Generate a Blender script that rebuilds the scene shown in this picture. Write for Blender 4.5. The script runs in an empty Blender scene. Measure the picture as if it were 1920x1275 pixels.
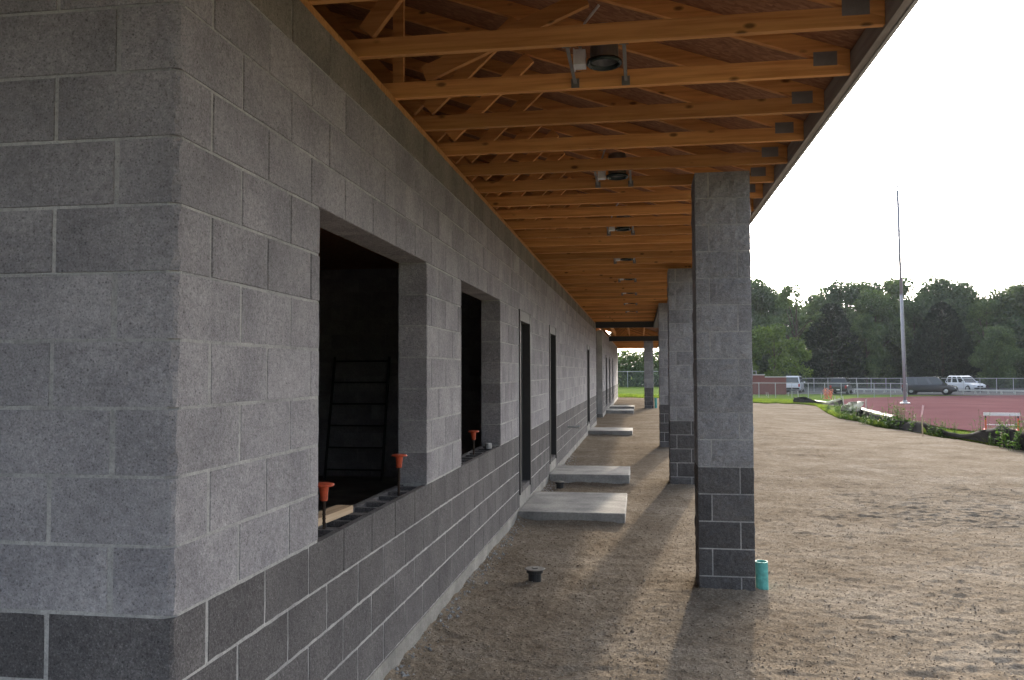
import bpy, bmesh, math, random
import numpy as np
from mathutils import Vector, Matrix

random.seed(7)
RNG = np.random.default_rng(7)
R = math.radians
scene = bpy.context.scene
COL = scene.collection

# ------------------------------------------------------------------ camera
CAM = Vector((1.3555, -2.2719, 1.6379))
YAW, PIT, ROL = R(8.740), R(2.241), R(-0.177)
FPX = 1555.8
_fw = Vector((-math.sin(YAW) * math.cos(PIT), math.cos(YAW) * math.cos(PIT), math.sin(PIT)))
_r0 = Vector((math.cos(YAW), math.sin(YAW), 0.0))
_u0 = _r0.cross(_fw)
_rt = _r0 * math.cos(ROL) + _u0 * math.sin(ROL)
_up = _u0 * math.cos(ROL) - _r0 * math.sin(ROL)
cd = bpy.data.cameras.new("camera")
cd.sensor_width = 36.0
cd.lens = FPX / 1920.0 * 36.0
cd.clip_start = 0.05
cd.clip_end = 3000.0
cam = bpy.data.objects.new("camera", cd)
COL.objects.link(cam)
cam.matrix_world = Matrix(((_rt.x, _up.x, -_fw.x, CAM.x), (_rt.y, _up.y, -_fw.y, CAM.y),
                           (_rt.z, _up.z, -_fw.z, CAM.z), (0, 0, 0, 1)))
scene.camera = cam

# ------------------------------------------------------------------ sky, sun, exposure
SUN_AZ, SUN_EL = R(8.1), R(14.8)          # azimuth from +Y towards +X
world = bpy.data.worlds.new("World")
scene.world = world
world.use_nodes = True
wn = world.node_tree
bg = wn.nodes["Background"]
sky = wn.nodes.new("ShaderNodeTexSky")
sky.sky_type = 'NISHITA'
sky.sun_disc = False
sky.sun_elevation = SUN_EL
sky.sun_rotation = SUN_AZ
sky.altitude = 100
sky.air_density = 1.0
sky.dust_density = 7.0
sky.ozone_density = 0.4
hs = wn.nodes.new("ShaderNodeHueSaturation")     # hazy, washed-out summer sky
hs.inputs["Saturation"].default_value = 0.45
wn.links.new(sky.outputs[0], hs.inputs["Color"])
tint = wn.nodes.new("ShaderNodeMix")              # cool cast of the hazy sky
tint.data_type = 'RGBA'; tint.blend_type = 'MULTIPLY'
tint.inputs[0].default_value = 1.0
tint.inputs[7].default_value = (0.94, 1.0, 1.10, 1)
wn.links.new(hs.outputs[0], tint.inputs[6])
wn.links.new(tint.outputs[2], bg.inputs[0])
bg.inputs[1].default_value = 0.15
sl = bpy.data.lights.new("sun", 'SUN')
sl.energy = 1.7
sl.angle = R(1.1)
sl.color = (1.0, 0.86, 0.68)
sun = bpy.data.objects.new("sun", sl)
COL.objects.link(sun)
_sd = Vector((math.sin(SUN_AZ) * math.cos(SUN_EL), math.cos(SUN_AZ) * math.cos(SUN_EL), math.sin(SUN_EL)))
sun.rotation_euler = _sd.to_track_quat('Z', 'Y').to_euler()
sun.location = _sd * 50
vs = scene.view_settings
vs.view_transform = 'Standard'
vs.look = 'None'
vs.gamma = 1.0
vs.use_curve_mapping = False
vs.exposure = 1.87
scene.cycles.max_bounces = 8
scene.cycles.diffuse_bounces = 5
scene.cycles.transparent_max_bounces = 12
scene.cycles.use_denoising = True

# ------------------------------------------------------------------ terrain
def ss(a, b, x):
    t = np.clip((np.asarray(x, float) - a) / (b - a), 0, 1)
    return t * t * (3 - 2 * t)

def zt(x, y):
    x = np.asarray(x, float); y = np.asarray(y, float)
    rho = np.hypot(x - CAM.x, y - CAM.y)
    return -ss(3, 9, x) * (0.35 * ss(15, 34, rho) + 0.35 * ss(48, 85, rho))

def ray(px, py):
    return (_fw + _rt * ((px - 960) / FPX) + _up * ((637.5 - py) / FPX))

def at(px, py, off=0.0):
    """world point where the ground is seen in that direction"""
    d = ray(px, py)
    h = math.hypot(d.x, d.y)
    lo = 0.5
    t = lo
    while t < 400:
        p = CAM + d * (t / h)
        if p.z <= float(zt(p.x, p.y)) + off:
            break
        t += 0.05 + t * 0.001
    p = CAM + d * (t / h)
    return Vector((p.x, p.y, float(zt(p.x, p.y)) + off))

def bearing(px, dist):
    """ground point at that distance in the compass direction of an image column"""
    d = ray(px, 697)
    h = math.hypot(d.x, d.y)
    x, y = CAM.x + d.x / h * dist, CAM.y + d.y / h * dist
    return Vector((x, y, float(zt(x, y))))

# ------------------------------------------------------------------ materials
def new_mat(name):
    m = bpy.data.materials.new(name)
    m.use_nodes = True
    nt = m.node_tree
    b = nt.nodes["Principled BSDF"]
    return m, nt, b

def N(nt, t, **kw):
    n = nt.nodes.new(t)
    for k, v in kw.items():
        setattr(n, k, v)
    return n

def ramp(nt, stops, interp='LINEAR'):
    n = nt.nodes.new("ShaderNodeValToRGB")
    e = n.color_ramp
    e.interpolation = interp
    while len(e.elements) < len(stops):
        e.elements.new(0.5)
    for s, (p, c) in zip(e.elements, stops):
        s.position = p
        s.color = (c[0], c[1], c[2], 1) if len(c) == 3 else c
    return n

def noise(nt, vec, scale, detail=3, rough=0.55):
    n = nt.nodes.new("ShaderNodeTexNoise")
    n.inputs["Scale"].default_value = scale
    n.inputs["Detail"].default_value = detail
    n.inputs["Roughness"].default_value = rough
    if vec is not None:
        nt.links.new(vec, n.inputs["Vector"])
    return n

def mix(nt, mode, fac, a, b):
    n = nt.nodes.new("ShaderNodeMix")
    n.data_type = 'RGBA'
    n.blend_type = mode
    for s, v in ((0, fac), (6, a), (7, b)):
        if isinstance(v, (int, float)):
            n.inputs[s].default_value = v
        elif isinstance(v, (tuple, list)):
            n.inputs[s].default_value = (v[0], v[1], v[2], 1)
        else:
            nt.links.new(v, n.inputs[s])
    return n.outputs[2]

def bump(nt, b, height, strength, dist=0.01, prev=None):
    n = nt.nodes.new("ShaderNodeBump")
    n.inputs["Strength"].default_value = strength
    n.inputs["Distance"].default_value = dist
    nt.links.new(height, n.inputs["Height"])
    if prev is not None:
        nt.links.new(prev, n.inputs["Normal"])
    if b is not None:
        nt.links.new(n.outputs[0], b.inputs["Normal"])
    return n.outputs[0]

def pos_vec(nt):
    return nt.nodes.new("ShaderNodeNewGeometry")

def grey(v):
    return (v, v, v)

def rnd_value(nt):
    """one random number for each piece, joined or not"""
    g = nt.nodes.new("ShaderNodeNewGeometry")
    o = nt.nodes.new("ShaderNodeObjectInfo")
    a = N(nt, "ShaderNodeMath", operation='ADD')
    nt.links.new(g.outputs["Random Per Island"], a.inputs[0])
    nt.links.new(o.outputs["Random"], a.inputs[1])
    f = N(nt, "ShaderNodeMath", operation='FRACT')
    nt.links.new(a.outputs[0], f.inputs[0])
    return f.outputs[0]

def masonry(name, base, vary, speck_lo, speck_hi, bump_s=0.5, coarse=0.0, stain=0.25, pits=0.7, bloom=0.0):
    m, nt, b = new_mat(name)
    g = pos_vec(nt)
    P = g.outputs["Position"]
    rv_ = rnd_value(nt)
    cx = N(nt, "ShaderNodeCombineXYZ")
    for i in range(3):
        nt.links.new(rv_, cx.inputs[i])
    sc_ = N(nt, "ShaderNodeVectorMath", operation='SCALE')
    nt.links.new(cx.outputs[0], sc_.inputs[0]); sc_.inputs["Scale"].default_value = 9.0
    ad_ = N(nt, "ShaderNodeVectorMath", operation='ADD')
    nt.links.new(P, ad_.inputs[0]); nt.links.new(sc_.outputs[0], ad_.inputs[1])
    P = ad_.outputs[0]
    n1 = noise(nt, P, 150, 3, 0.75)         # aggregate grains
    n2 = noise(nt, P, 42, 4, 0.65)
    n3 = noise(nt, P, 3.0, 3, 0.5)          # blotches
    n4 = noise(nt, P, 700, 1, 0.5)
    r1 = ramp(nt, [(0.30, grey(speck_lo)), (0.47, grey(0.95)), (0.56, grey(1.0)), (0.74, grey(speck_hi))])
    nt.links.new(n1.outputs[0], r1.inputs[0])
    r2 = ramp(nt, [(0.3, grey(0.80)), (0.7, grey(1.16))])
    nt.links.new(n2.outputs[0], r2.inputs[0])
    r3 = ramp(nt, [(0.3, (1 - stain, 1 - stain * 0.98, 1 - stain * 0.9)), (0.7, (1 + stain * .5, 1 + stain * .5, 1 + stain * .5))])
    nt.links.new(n3.outputs[0], r3.inputs[0])
    rv = ramp(nt, [(0, grey(1 - vary)), (1, grey(1 + vary))])
    nt.links.new(rv_, rv.inputs[0])
    c = mix(nt, 'MULTIPLY', 1.0, base, r1.outputs[0])
    c = mix(nt, 'MULTIPLY', 1.0, c, r2.outputs[0])
    c = mix(nt, 'MULTIPLY', 1.0, c, r3.outputs[0])
    c = mix(nt, 'MULTIPLY', 1.0, c, rv.outputs[0])
    # pits: small dark voids of open-textured block
    v = N(nt, "ShaderNodeTexVoronoi", feature='F1')
    v.inputs["Scale"].default_value = 85
    nt.links.new(P, v.inputs["Vector"])
    rp = ramp(nt, [(0.10, grey(0.35)), (0.25, grey(1.0))])
    nt.links.new(v.outputs["Distance"], rp.inputs[0])
    c = mix(nt, 'MULTIPLY', pits, c, rp.outputs[0])
    # larger open voids, here and there
    v2 = N(nt, "ShaderNodeTexVoronoi", feature='F1')
    v2.inputs["Scale"].default_value = 26
    nt.links.new(P, v2.inputs["Vector"])
    rq = ramp(nt, [(0.06, grey(0.30)), (0.13, grey(1.0))])
    nt.links.new(v2.outputs["Distance"], rq.inputs[0])
    c = mix(nt, 'MULTIPLY', pits * 0.9, c, rq.outputs[0])
    # pale mortar smears and lime bloom
    n6 = noise(nt, g.outputs["Position"], 4.5, 5, 0.7)
    r6 = ramp(nt, [(0.60, grey(0.0)), (0.74, grey(1.0))])
    nt.links.new(n6.outputs[0], r6.inputs[0])
    lf = N(nt, "ShaderNodeMath", operation='MULTIPLY')
    nt.links.new(r6.outputs[0], lf.inputs[0]); lf.inputs[1].default_value = bloom
    c = mix(nt, 'MIX', lf.outputs[0], c, (0.46, 0.455, 0.45))
    nt.links.new(c, b.inputs["Base Color"])
    b.inputs["Roughness"].default_value = 0.95
    b.inputs["Specular IOR Level"].default_value = 0.2
    nb = bump(nt, None, n1.outputs[0], bump_s, 0.004)
    nb = bump(nt, None if coarse else b, n2.outputs[0], bump_s * 0.8, 0.006, nb)
    if coarse:
        n5 = noise(nt, P, 22, 5, 0.62)
        bump(nt, b, n5.outputs[0], coarse, 0.03, nb)
    return m

M = {}
M['block'] = masonry('block_grey', (0.378, 0.366, 0.380), 0.09, 0.55, 1.45, 0.9, coarse=0.35, bloom=0.14)
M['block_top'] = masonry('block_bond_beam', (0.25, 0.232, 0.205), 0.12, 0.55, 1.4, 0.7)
M['block_dark'] = masonry('block_charcoal', (0.142, 0.135, 0.137), 0.12, 0.45, 2.1, 0.9, coarse=0.3, bloom=0.06)
M['split'] = masonry('split_face_grey', (0.36, 0.358, 0.37), 0.12, 0.6, 1.4, 0.8, coarse=0.6)
M['split_dark'] = masonry('split_face_charcoal', (0.142, 0.137, 0.138), 0.16, 0.55, 1.7, 0.8, coarse=0.8)
M['mortar'] = masonry('mortar', (0.47, 0.465, 0.455), 0.03, 0.7, 1.2, 0.6, stain=0.3, pits=0.4)
M['concrete'] = masonry('cast_concrete', (0.31, 0.30, 0.275), 0.05, 0.8, 1.12, 0.4, stain=0.35, pits=0.5)
M['slab'] = masonry('broomed_concrete', (0.39, 0.378, 0.355), 0.05, 0.85, 1.10, 0.3, stain=0.35, pits=0.25)

def wood(name, base, dark, axis=0, knots=True, vary=0.30):
    m, nt, b = new_mat(name)
    tc = N(nt, "ShaderNodeTexCoord")
    oi = N(nt, "ShaderNodeObjectInfo")
    mp = N(nt, "ShaderNodeMapping")
    sc = [22.0, 22.0, 22.0]
    sc[axis] = 1.1
    mp.inputs["Scale"].default_value = sc
    # shift the grain from piece to piece
    mu = N(nt, "ShaderNodeVectorMath", operation='SCALE')
    cx = N(nt, "ShaderNodeCombineXYZ")
    for i in range(3):
        nt.links.new(oi.outputs["Random"], cx.inputs[i])
    nt.links.new(cx.outputs[0], mu.inputs[0])
    mu.inputs["Scale"].default_value = 37.0
    ad = N(nt, "ShaderNodeVectorMath", operation='ADD')
    nt.links.new(tc.outputs["Object"], ad.inputs[0])
    nt.links.new(mu.outputs[0], ad.inputs[1])
    nt.links.new(ad.outputs[0], mp.inputs["Vector"])
    n1 = noise(nt, mp.outputs[0], 1.6, 5, 0.6)
    r1 = ramp(nt, [(0.25, dark), (0.55, base), (0.8, tuple(min(1, c * 1.18) for c in base))])
    nt.links.new(n1.outputs[0], r1.inputs[0])
    rv = ramp(nt, [(0, grey(1 - vary)), (1, grey(1 + vary * 0.7))])
    nt.links.new(oi.outputs["Random"], rv.inputs[0])
    c = mix(nt, 'MULTIPLY', 1.0, r1.outputs[0], rv.outputs[0])
    if knots:
        mp2 = N(nt, "ShaderNodeMapping")
        s2 = [9.0, 9.0, 9.0]
        s2[axis] = 4.2
        mp2.inputs["Scale"].default_value = s2
        nt.links.new(ad.outputs[0], mp2.inputs["Vector"])
        v = N(nt, "ShaderNodeTexVoronoi", feature='F1')
        v.inputs["Scale"].default_value = 1.0
        nt.links.new(mp2.outputs[0], v.inputs["Vector"])
        rk = ramp(nt, [(0.07, grey(0.22)), (0.15, grey(1.0))])
        nt.links.new(v.outputs["Distance"], rk.inputs[0])
        c = mix(nt, 'MULTIPLY', 0.9, c, rk.outputs[0])
    nt.links.new(c, b.inputs["Base Color"])
    b.inputs["Roughness"].default_value = 0.72
    b.inputs["Specular IOR Level"].default_value = 0.3
    bump(nt, b, n1.outputs[0], 0.18, 0.004)
    return m

M['wood'] = wood('truss_lumber', (0.66, 0.325, 0.112), (0.44, 0.18, 0.055))
M['plank'] = wood('pale_plank', (0.62, 0.46, 0.30), (0.46, 0.31, 0.18), axis=1)
M['stake'] = wood('weathered_stake', (0.42, 0.33, 0.23), (0.25, 0.18, 0.12), axis=2, knots=False)
M['fascia'] = wood('weathered_fascia', (0.36, 0.33, 0.30), (0.25, 0.225, 0.20), axis=1, knots=False)

def mat_osb():
    m, nt, b = new_mat('osb_sheathing')
    g = pos_vec(nt)
    v = N(nt, "ShaderNodeTexVoronoi", feature='F1')
    v.inputs["Scale"].default_value = 28
    mp = N(nt, "ShaderNodeMapping")
    mp.inputs["Scale"].default_value = (1, 2.3, 1)
    nt.links.new(g.outputs["Position"], mp.inputs[0])
    nt.links.new(mp.outputs[0], v.inputs["Vector"])
    r = ramp(nt, [(0.0, (0.20, 0.085, 0.042)), (0.5, (0.29, 0.135, 0.068)), (1.0, (0.42, 0.21, 0.11))])
    nt.links.new(v.outputs["Color"], r.inputs[0])
    nt.links.new(r.outputs[0], b.inputs["Base Color"])
    b.inputs["Roughness"].default_value = 0.8
    bump(nt, b, v.outputs["Color"], 0.2, 0.004)
    return m
M['osb'] = mat_osb()

def plain(name, col, rough=0.6, metal=0.0, spec=0.4, noise_s=0.0, scale=20.0, coat=0.0, var=0.12):
    m, nt, b = new_mat(name)
    g = N(nt, "ShaderNodeTexCoord")
    n = noise(nt, g.outputs["Object"], scale, 4, 0.6)
    r = ramp(nt, [(0.3, tuple(c * (1 - var) for c in col)), (0.7, tuple(min(1, c * (1 + var)) for c in col))])
    nt.links.new(n.outputs[0], r.inputs[0])
    nt.links.new(r.outputs[0], b.inputs["Base Color"])
    b.inputs["Roughness"].default_value = rough
    b.inputs["Metallic"].default_value = metal
    b.inputs["Specular IOR Level"].default_value = spec
    b.inputs["Coat Weight"].default_value = coat
    if noise_s:
        bump(nt, b, n.outputs[0], noise_s, 0.01)
    return m

M['steel_dark'] = plain('primed_steel_beam', (0.035, 0.04, 0.042), 0.55)
M['plate'] = plain('galvanised_gusset', (0.20, 0.19, 0.18), 0.6, 0.2)
M['frame'] = plain('charcoal_door_frame', (0.045, 0.045, 0.047), 0.5)
M['frame_head'] = plain('grey_primed_frame_head', (0.07, 0.07, 0.07), 0.55)
M['rebar'] = plain('rusty_rebar', (0.06, 0.04, 0.03), 0.8, 0.3)
M['orange'] = plain('orange_plastic', (0.62, 0.10, 0.04), 0.6, var=0.25, scale=40)
M['black_pvc'] = plain('black_plastic', (0.03, 0.03, 0.031), 0.5)
M['grey_cap'] = plain('dusty_plug_top', (0.20, 0.185, 0.165), 0.85)
M['turquoise'] = plain('turquoise_pvc', (0.12, 0.43, 0.40), 0.6, var=0.3, scale=25)
M['grey_pipe'] = plain('grey_pipe', (0.42, 0.43, 0.44), 0.5)
M['galv'] = plain('galvanised_steel', (0.46, 0.47, 0.48), 0.45, 0.7)
M['lamp_can'] = plain('lamp_can_metal', (0.22, 0.22, 0.22), 0.4, 0.7)
M['lamp_dark'] = plain('lamp_inner_dark', (0.02, 0.03, 0.028), 0.25, 0.2)
M['lamp_white'] = plain('junction_box_zinc', (0.62, 0.63, 0.64), 0.5, 0.2)
M['white_paint'] = plain('white_paint', (0.78, 0.78, 0.76), 0.45)
M['silver_paint'] = plain('silver_pole_paint', (0.34, 0.345, 0.37), 0.5, 0.1)
M['fabric_black'] = plain('black_silt_fabric', (0.018, 0.018, 0.02), 0.9, 0.0, 0.05, noise_s=0.3, scale=30)
M['fabric_pale'] = plain('dusty_silt_fabric', (0.34, 0.36, 0.30), 0.7, noise_s=0.3, scale=20, var=0.3)
M['ribbon'] = plain('pink_ribbon', (0.85, 0.55, 0.55), 0.6)
M['net'] = plain('orange_netting', (0.62, 0.27, 0.18), 0.7, var=0.35)
M['car_white'] = plain('white_car_paint', (0.66, 0.68, 0.72), 0.3, 0.0, 0.5, coat=0.8, var=0.02)
M['car_dark'] = plain('dark_blue_car_paint', (0.020, 0.022, 0.032), 0.3, 0.2, 0.5, coat=0.9, var=0.02)
M['car_black'] = plain('black_car_paint', (0.018, 0.018, 0.021), 0.3, 0.2, 0.5, coat=0.9, var=0.02)
M['glass'] = plain('tinted_car_glass', (0.025, 0.03, 0.035), 0.08, 0.0, 0.8, var=0.01)
M['tyre'] = plain('tyre_rubber', (0.02, 0.02, 0.02), 0.85)
M['rim'] = plain('alloy_rim', (0.45, 0.46, 0.48), 0.3, 0.8)
M['lampglass'] = plain('headlamp_lens', (0.7, 0.72, 0.74), 0.15, 0.2)
M['taillamp'] = plain('tail_lamp_lens', (0.35, 0.02, 0.02), 0.2)
M['brick'] = plain('maroon_brick', (0.20, 0.075, 0.068), 0.85, scale=6)
M['coping'] = plain('pale_coping', (0.55, 0.52, 0.49), 0.8)
M['bark'] = plain('tree_bark', (0.075, 0.058, 0.045), 0.9, noise_s=0.5, scale=8, var=0.3)
M['roofing'] = plain('dark_roof_felt', (0.05, 0.05, 0.052), 0.9, noise_s=0.3)
M['timber_grey'] = plain('greyed_rail_timber', (0.50, 0.49, 0.46), 0.8)

def mat_leaf(name, col, trans=0.22, var=0.35):
    m, nt, b = new_mat(name)
    g = pos_vec(nt)
    r = ramp(nt, [(0, tuple(c * (1 - var) for c in col)), (1, tuple(c * (1 + var) for c in col))])
    nt.links.new(g.outputs["Random Per Island"], r.inputs[0])
    n = noise(nt, g.outputs["Position"], 0.55, 3, 0.6)
    r2 = ramp(nt, [(0.35, (0.62, 0.68, 0.70)), (0.68, (1.25, 1.2, 0.95))])
    nt.links.new(n.outputs[0], r2.inputs[0])
    c = mix(nt, 'MULTIPLY', 1.0, r.outputs[0], r2.outputs[0])
    nt.links.new(c, b.inputs["Base Color"])
    b.inputs["Roughness"].default_value = 0.6
    b.inputs["Specular IOR Level"].default_value = 0.25
    t = N(nt, "ShaderNodeBsdfTranslucent")
    c2 = mix(nt, 'MULTIPLY', 1.0, c, (1.5, 1.5, 0.7))
    nt.links.new(c2, t.inputs[0])
    ms = N(nt, "ShaderNodeMixShader")
    ms.inputs[0].default_value = trans
    nt.links.new(b.outputs[0], ms.inputs[1])
    nt.links.new(t.outputs[0], ms.inputs[2])
    nt.links.new(ms.outputs[0], nt.nodes["Material Output"].inputs[0])
    return m
M['leaf_a'] = mat_leaf('leaf_dark_green', (0.090, 0.132, 0.085))
M['leaf_b'] = mat_leaf('leaf_mid_green', (0.100, 0.146, 0.078))
M['leaf_c'] = mat_leaf('leaf_light_green', (0.115, 0.172, 0.052))
M['needle'] = mat_leaf('needle_green', (0.020, 0.036, 0.026), 0.12)
M['weed'] = mat_leaf('weed_green', (0.075, 0.15, 0.040), 0.4)
M['grassblade'] = mat_leaf('grass_blade', (0.12, 0.17, 0.045), 0.4, 0.4)
M['petal'] = plain('yellow_petal', (0.75, 0.52, 0.04), 0.6)

def mat_dirt():
    m, nt, b = new_mat('sandy_gravel')
    g = pos_vec(nt)
    P = g.outputs["Position"]
    n1 = noise(nt, P, 1.1, 4, 0.6)
    n2 = noise(nt, P, 55, 4, 0.7)
    n3 = noise(nt, P, 9, 4, 0.6)
    v = N(nt, "ShaderNodeTexVoronoi", feature='F1')
    v.inputs["Scale"].default_value = 75
    nt.links.new(P, v.inputs["Vector"])
    r1 = ramp(nt, [(0.3, (0.178, 0.148, 0.114)), (0.5, (0.230, 0.196, 0.155)), (0.72, (0.288, 0.254, 0.210))])
    nt.links.new(n1.outputs[0], r1.inputs[0])
    r2 = ramp(nt, [(0.28, grey(0.55)), (0.5, grey(1.0)), (0.75, grey(1.35))])
    nt.links.new(n2.outputs[0], r2.inputs[0])
    r3 = ramp(nt, [(0.3, (0.80, 0.77, 0.74)), (0.7, (1.12, 1.12, 1.12))])
    nt.links.new(n3.outputs[0], r3.inputs[0])
    rv = ramp(nt, [(0.0, (0.72, 0.70, 0.70)), (0.6, (1.0, 1.0, 1.0)), (1.0, (1.35, 1.33, 1.30))])
    nt.links.new(v.outputs["Color"], rv.inputs[0])
    c = mix(nt, 'MULTIPLY', 1.0, r1.outputs[0], r2.outputs[0])
    c = mix(nt, 'MULTIPLY', 1.0, c, r3.outputs[0])
    c = mix(nt, 'MULTIPLY', 0.75, c, rv.outputs[0])
    nt.links.new(c, b.inputs["Base Color"])
    b.inputs["Roughness"].default_value = 0.95
    b.inputs["Specular IOR Level"].default_value = 0.0
    nb = bump(nt, None, v.outputs["Distance"], 0.35, 0.006)
    nb = bump(nt, None, n2.outputs[0], 0.5, 0.010, nb)
    bump(nt, b, n3.outputs[0], 0.45, 0.02, nb)
    return m
M['dirt'] = mat_dirt()

def mat_ground(name, a, b_, c_, s1, s2, bs=0.4):
    m, nt, b = new_mat(name)
    g = pos_vec(nt)
    n1 = noise(nt, g.outputs["Position"], s1, 4, 0.6)
    n2 = noise(nt, g.outputs["Position"], s2, 3, 0.7)
    r = ramp(nt, [(0.3, a), (0.5, b_), (0.72, c_)])
    nt.links.new(n1.outputs[0], r.inputs[0])
    r2 = ramp(nt, [(0.3, grey(0.7)), (0.7, grey(1.3))])
    nt.links.new(n2.outputs[0], r2.inputs[0])
    c = mix(nt, 'MULTIPLY', 1.0, r.outputs[0], r2.outputs[0])
    nt.links.new(c, b.inputs["Base Color"])
    b.inputs["Roughness"].default_value = 0.95
    b.inputs["Specular IOR Level"].default_value = 0.0
    bump(nt, b, n2.outputs[0], bs, 0.03)
    return m
M['grass'] = mat_ground('mown_grass', (0.085, 0.130, 0.035), (0.115, 0.165, 0.045), (0.16, 0.185, 0.07), 0.35, 14)
M['track'] = mat_ground('maroon_track_surface', (0.115, 0.058, 0.062), (0.135, 0.070, 0.075), (0.155, 0.085, 0.09), 0.25, 30, 0.1)
M['asphalt'] = mat_ground('worn_asphalt', (0.10, 0.10, 0.10), (0.13, 0.13, 0.128), (0.16, 0.158, 0.15), 0.5, 20, 0.1)

def mat_chain():
    m, nt, b = new_mat('chain_link_mesh')
    # wires are far below a pixel here: the mesh covers about a seventh of the panel
    b.inputs["Base Color"].default_value = (0.42, 0.43, 0.44, 1)
    b.inputs["Roughness"].default_value = 0.5
    b.inputs["Alpha"].default_value = 0.09
    return m
M['chain'] = mat_chain()

# ------------------------------------------------------------------ mesh helpers
class MB:
    def __init__(self):
        self.v = []; self.f = []
    def add(self, vs, fs):
        o = len(self.v)
        self.v.extend([tuple(p) for p in vs])
        self.f.extend([tuple(i + o for i in q) for q in fs])
        return self
    def box(self, x0, x1, y0, y1, z0, z1):
        return self.add([(x0, y0, z0), (x1, y0, z0), (x1, y1, z0), (x0, y1, z0), (x0, y0, z1), (x1, y0, z1), (x1, y1, z1), (x0, y1, z1)],
                        [(0, 3, 2, 1), (4, 5, 6, 7), (0, 1, 5, 4), (1, 2, 6, 5), (2, 3, 7, 6), (3, 0, 4, 7)])
    def prism_xz(self, pts, y0, y1):
        """polygon in the xz plane (counter-clockwise seen from -y) pushed along y"""
        n = len(pts)
        vs = [(p[0], y0, p[1]) for p in pts] + [(p[0], y1, p[1]) for p in pts]
        fs = [tuple(range(n)), tuple(range(2 * n - 1, n - 1, -1))]
        for i in range(n):
            j = (i + 1) % n
            fs.append((i, i + n, j + n, j))
        return self.add(vs, fs)
    def tube(self, p, q, r0, r1=None, seg=10, cap=True):
        p = Vector(p); q = Vector(q)
        r1 = r0 if r1 is None else r1
        d = (q - p).normalized()
        a = d.orthogonal().normalized(); b = d.cross(a)
        vs = []
        for c, r in ((p, r0), (q, r1)):
            for i in range(seg):
                t = 2 * math.pi * i / seg
                vs.append(c + (a * math.cos(t) + b * math.sin(t)) * r)
        fs = [(i, (i + 1) % seg, seg + (i + 1) % seg, seg + i) for i in range(seg)]
        if cap:
            fs.append(tuple(range(seg - 1, -1, -1)))
            fs.append(tuple(range(seg, 2 * seg)))
        return self.add(vs, fs)
    def path(self, pts, rad, seg=8):
        for i in range(len(pts) - 1):
            self.tube(pts[i], pts[i + 1], rad[i], rad[i + 1], seg, i in (0, len(pts) - 2))
        return self
    def lathe(self, prof, seg=20, c=(0, 0, 0)):
        vs = []; fs = []
        n = len(prof)
        for i in range(seg):
            t = 2 * math.pi * i / seg
            for r, z in prof:
                vs.append((c[0] + r * math.cos(t), c[1] + r * math.sin(t), c[2] + z))
        for i in range(seg):
            k = (i + 1) % seg
            for j in range(n - 1):
                fs.append((i * n + j, k * n + j, k * n + j + 1, i * n + j + 1))
        return self.add(vs, fs)
    def mesh(self, name, mat, smooth=False):
        me = bpy.data.meshes.new(name)
        me.from_pydata(self.v, [], self.f)
        me.materials.append(M[mat] if isinstance(mat, str) else mat)
        if smooth:
            me.polygons.foreach_set("use_smooth", [True] * len(me.polygons))
        me.update()
        return me
    def build(self, name, mat, parent=None, loc=None, smooth=False):
        return link(name, self.mesh(name, mat, smooth), parent, loc)

def link(name, me, parent=None, loc=None, rot=None, scale=None):
    o = bpy.data.objects.new(name, me)
    COL.objects.link(o)
    if parent is not None:
        o.parent = parent
    if loc is not None:
        o.location = loc
    if rot is not None:
        o.rotation_euler = rot
    if scale is not None:
        o.scale = scale
    return o

def tag(o, label=None, cat=None, group=None, kind=None):
    if label: o['label'] = label
    if cat: o['category'] = cat
    if group: o['group'] = group
    if kind: o['kind'] = kind
    return o

def thing(name, label, cat, loc=(0, 0, 0), rotz=0.0, group=None, scale=None):
    o = link(name, None, None, loc, (0, 0, rotz), scale)
    o.empty_display_size = 0.2
    return tag(o, label, cat, group)

def part_empty(name, parent, loc=(0, 0, 0)):
    o = link(name, None, parent, loc)
    o.empty_display_size = 0.1
    return o

def numpy_mesh(name, verts, quads, mat, smooth=True):
    me = bpy.data.meshes.new(name)
    nv, nf = len(verts), len(quads)
    k = quads.shape[1]
    me.vertices.add(nv)
    me.vertices.foreach_set("co", np.asarray(verts, np.float32).ravel())
    me.loops.add(nf * k)
    me.loops.foreach_set("vertex_index", np.asarray(quads, np.int32).ravel())
    me.polygons.add(nf)
    me.polygons.foreach_set("loop_start", np.arange(0, nf * k, k, dtype=np.int32))
    me.polygons.foreach_set("loop_total", np.full(nf, k, np.int32))
    me.polygons.foreach_set("use_smooth", np.full(nf, smooth))
    me.materials.append(M[mat] if isinstance(mat, str) else mat)
    me.update(calc_edges=True)
    me.validate()
    return me

def vnoise(x, y, seed=0):
    """smooth value noise on numpy arrays"""
    xi = np.floor(x).astype(np.int64); yi = np.floor(y).astype(np.int64)
    fx = x - xi; fy = y - yi
    fx = fx * fx * (3 - 2 * fx); fy = fy * fy * (3 - 2 * fy)
    def h(a, b):
        n = (a * 374761393 + b * 668265263 + seed * 974634777) & 0xFFFFFFFF
        n = ((n ^ (n >> 13)) * 1274126177) & 0xFFFFFFFF
        return ((n ^ (n >> 16)) & 0xFFFF) / 65535.0
    return (h(xi, yi) * (1 - fx) + h(xi + 1, yi) * fx) * (1 - fy) + (h(xi, yi + 1) * (1 - fx) + h(xi + 1, yi + 1) * fx) * fy

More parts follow.
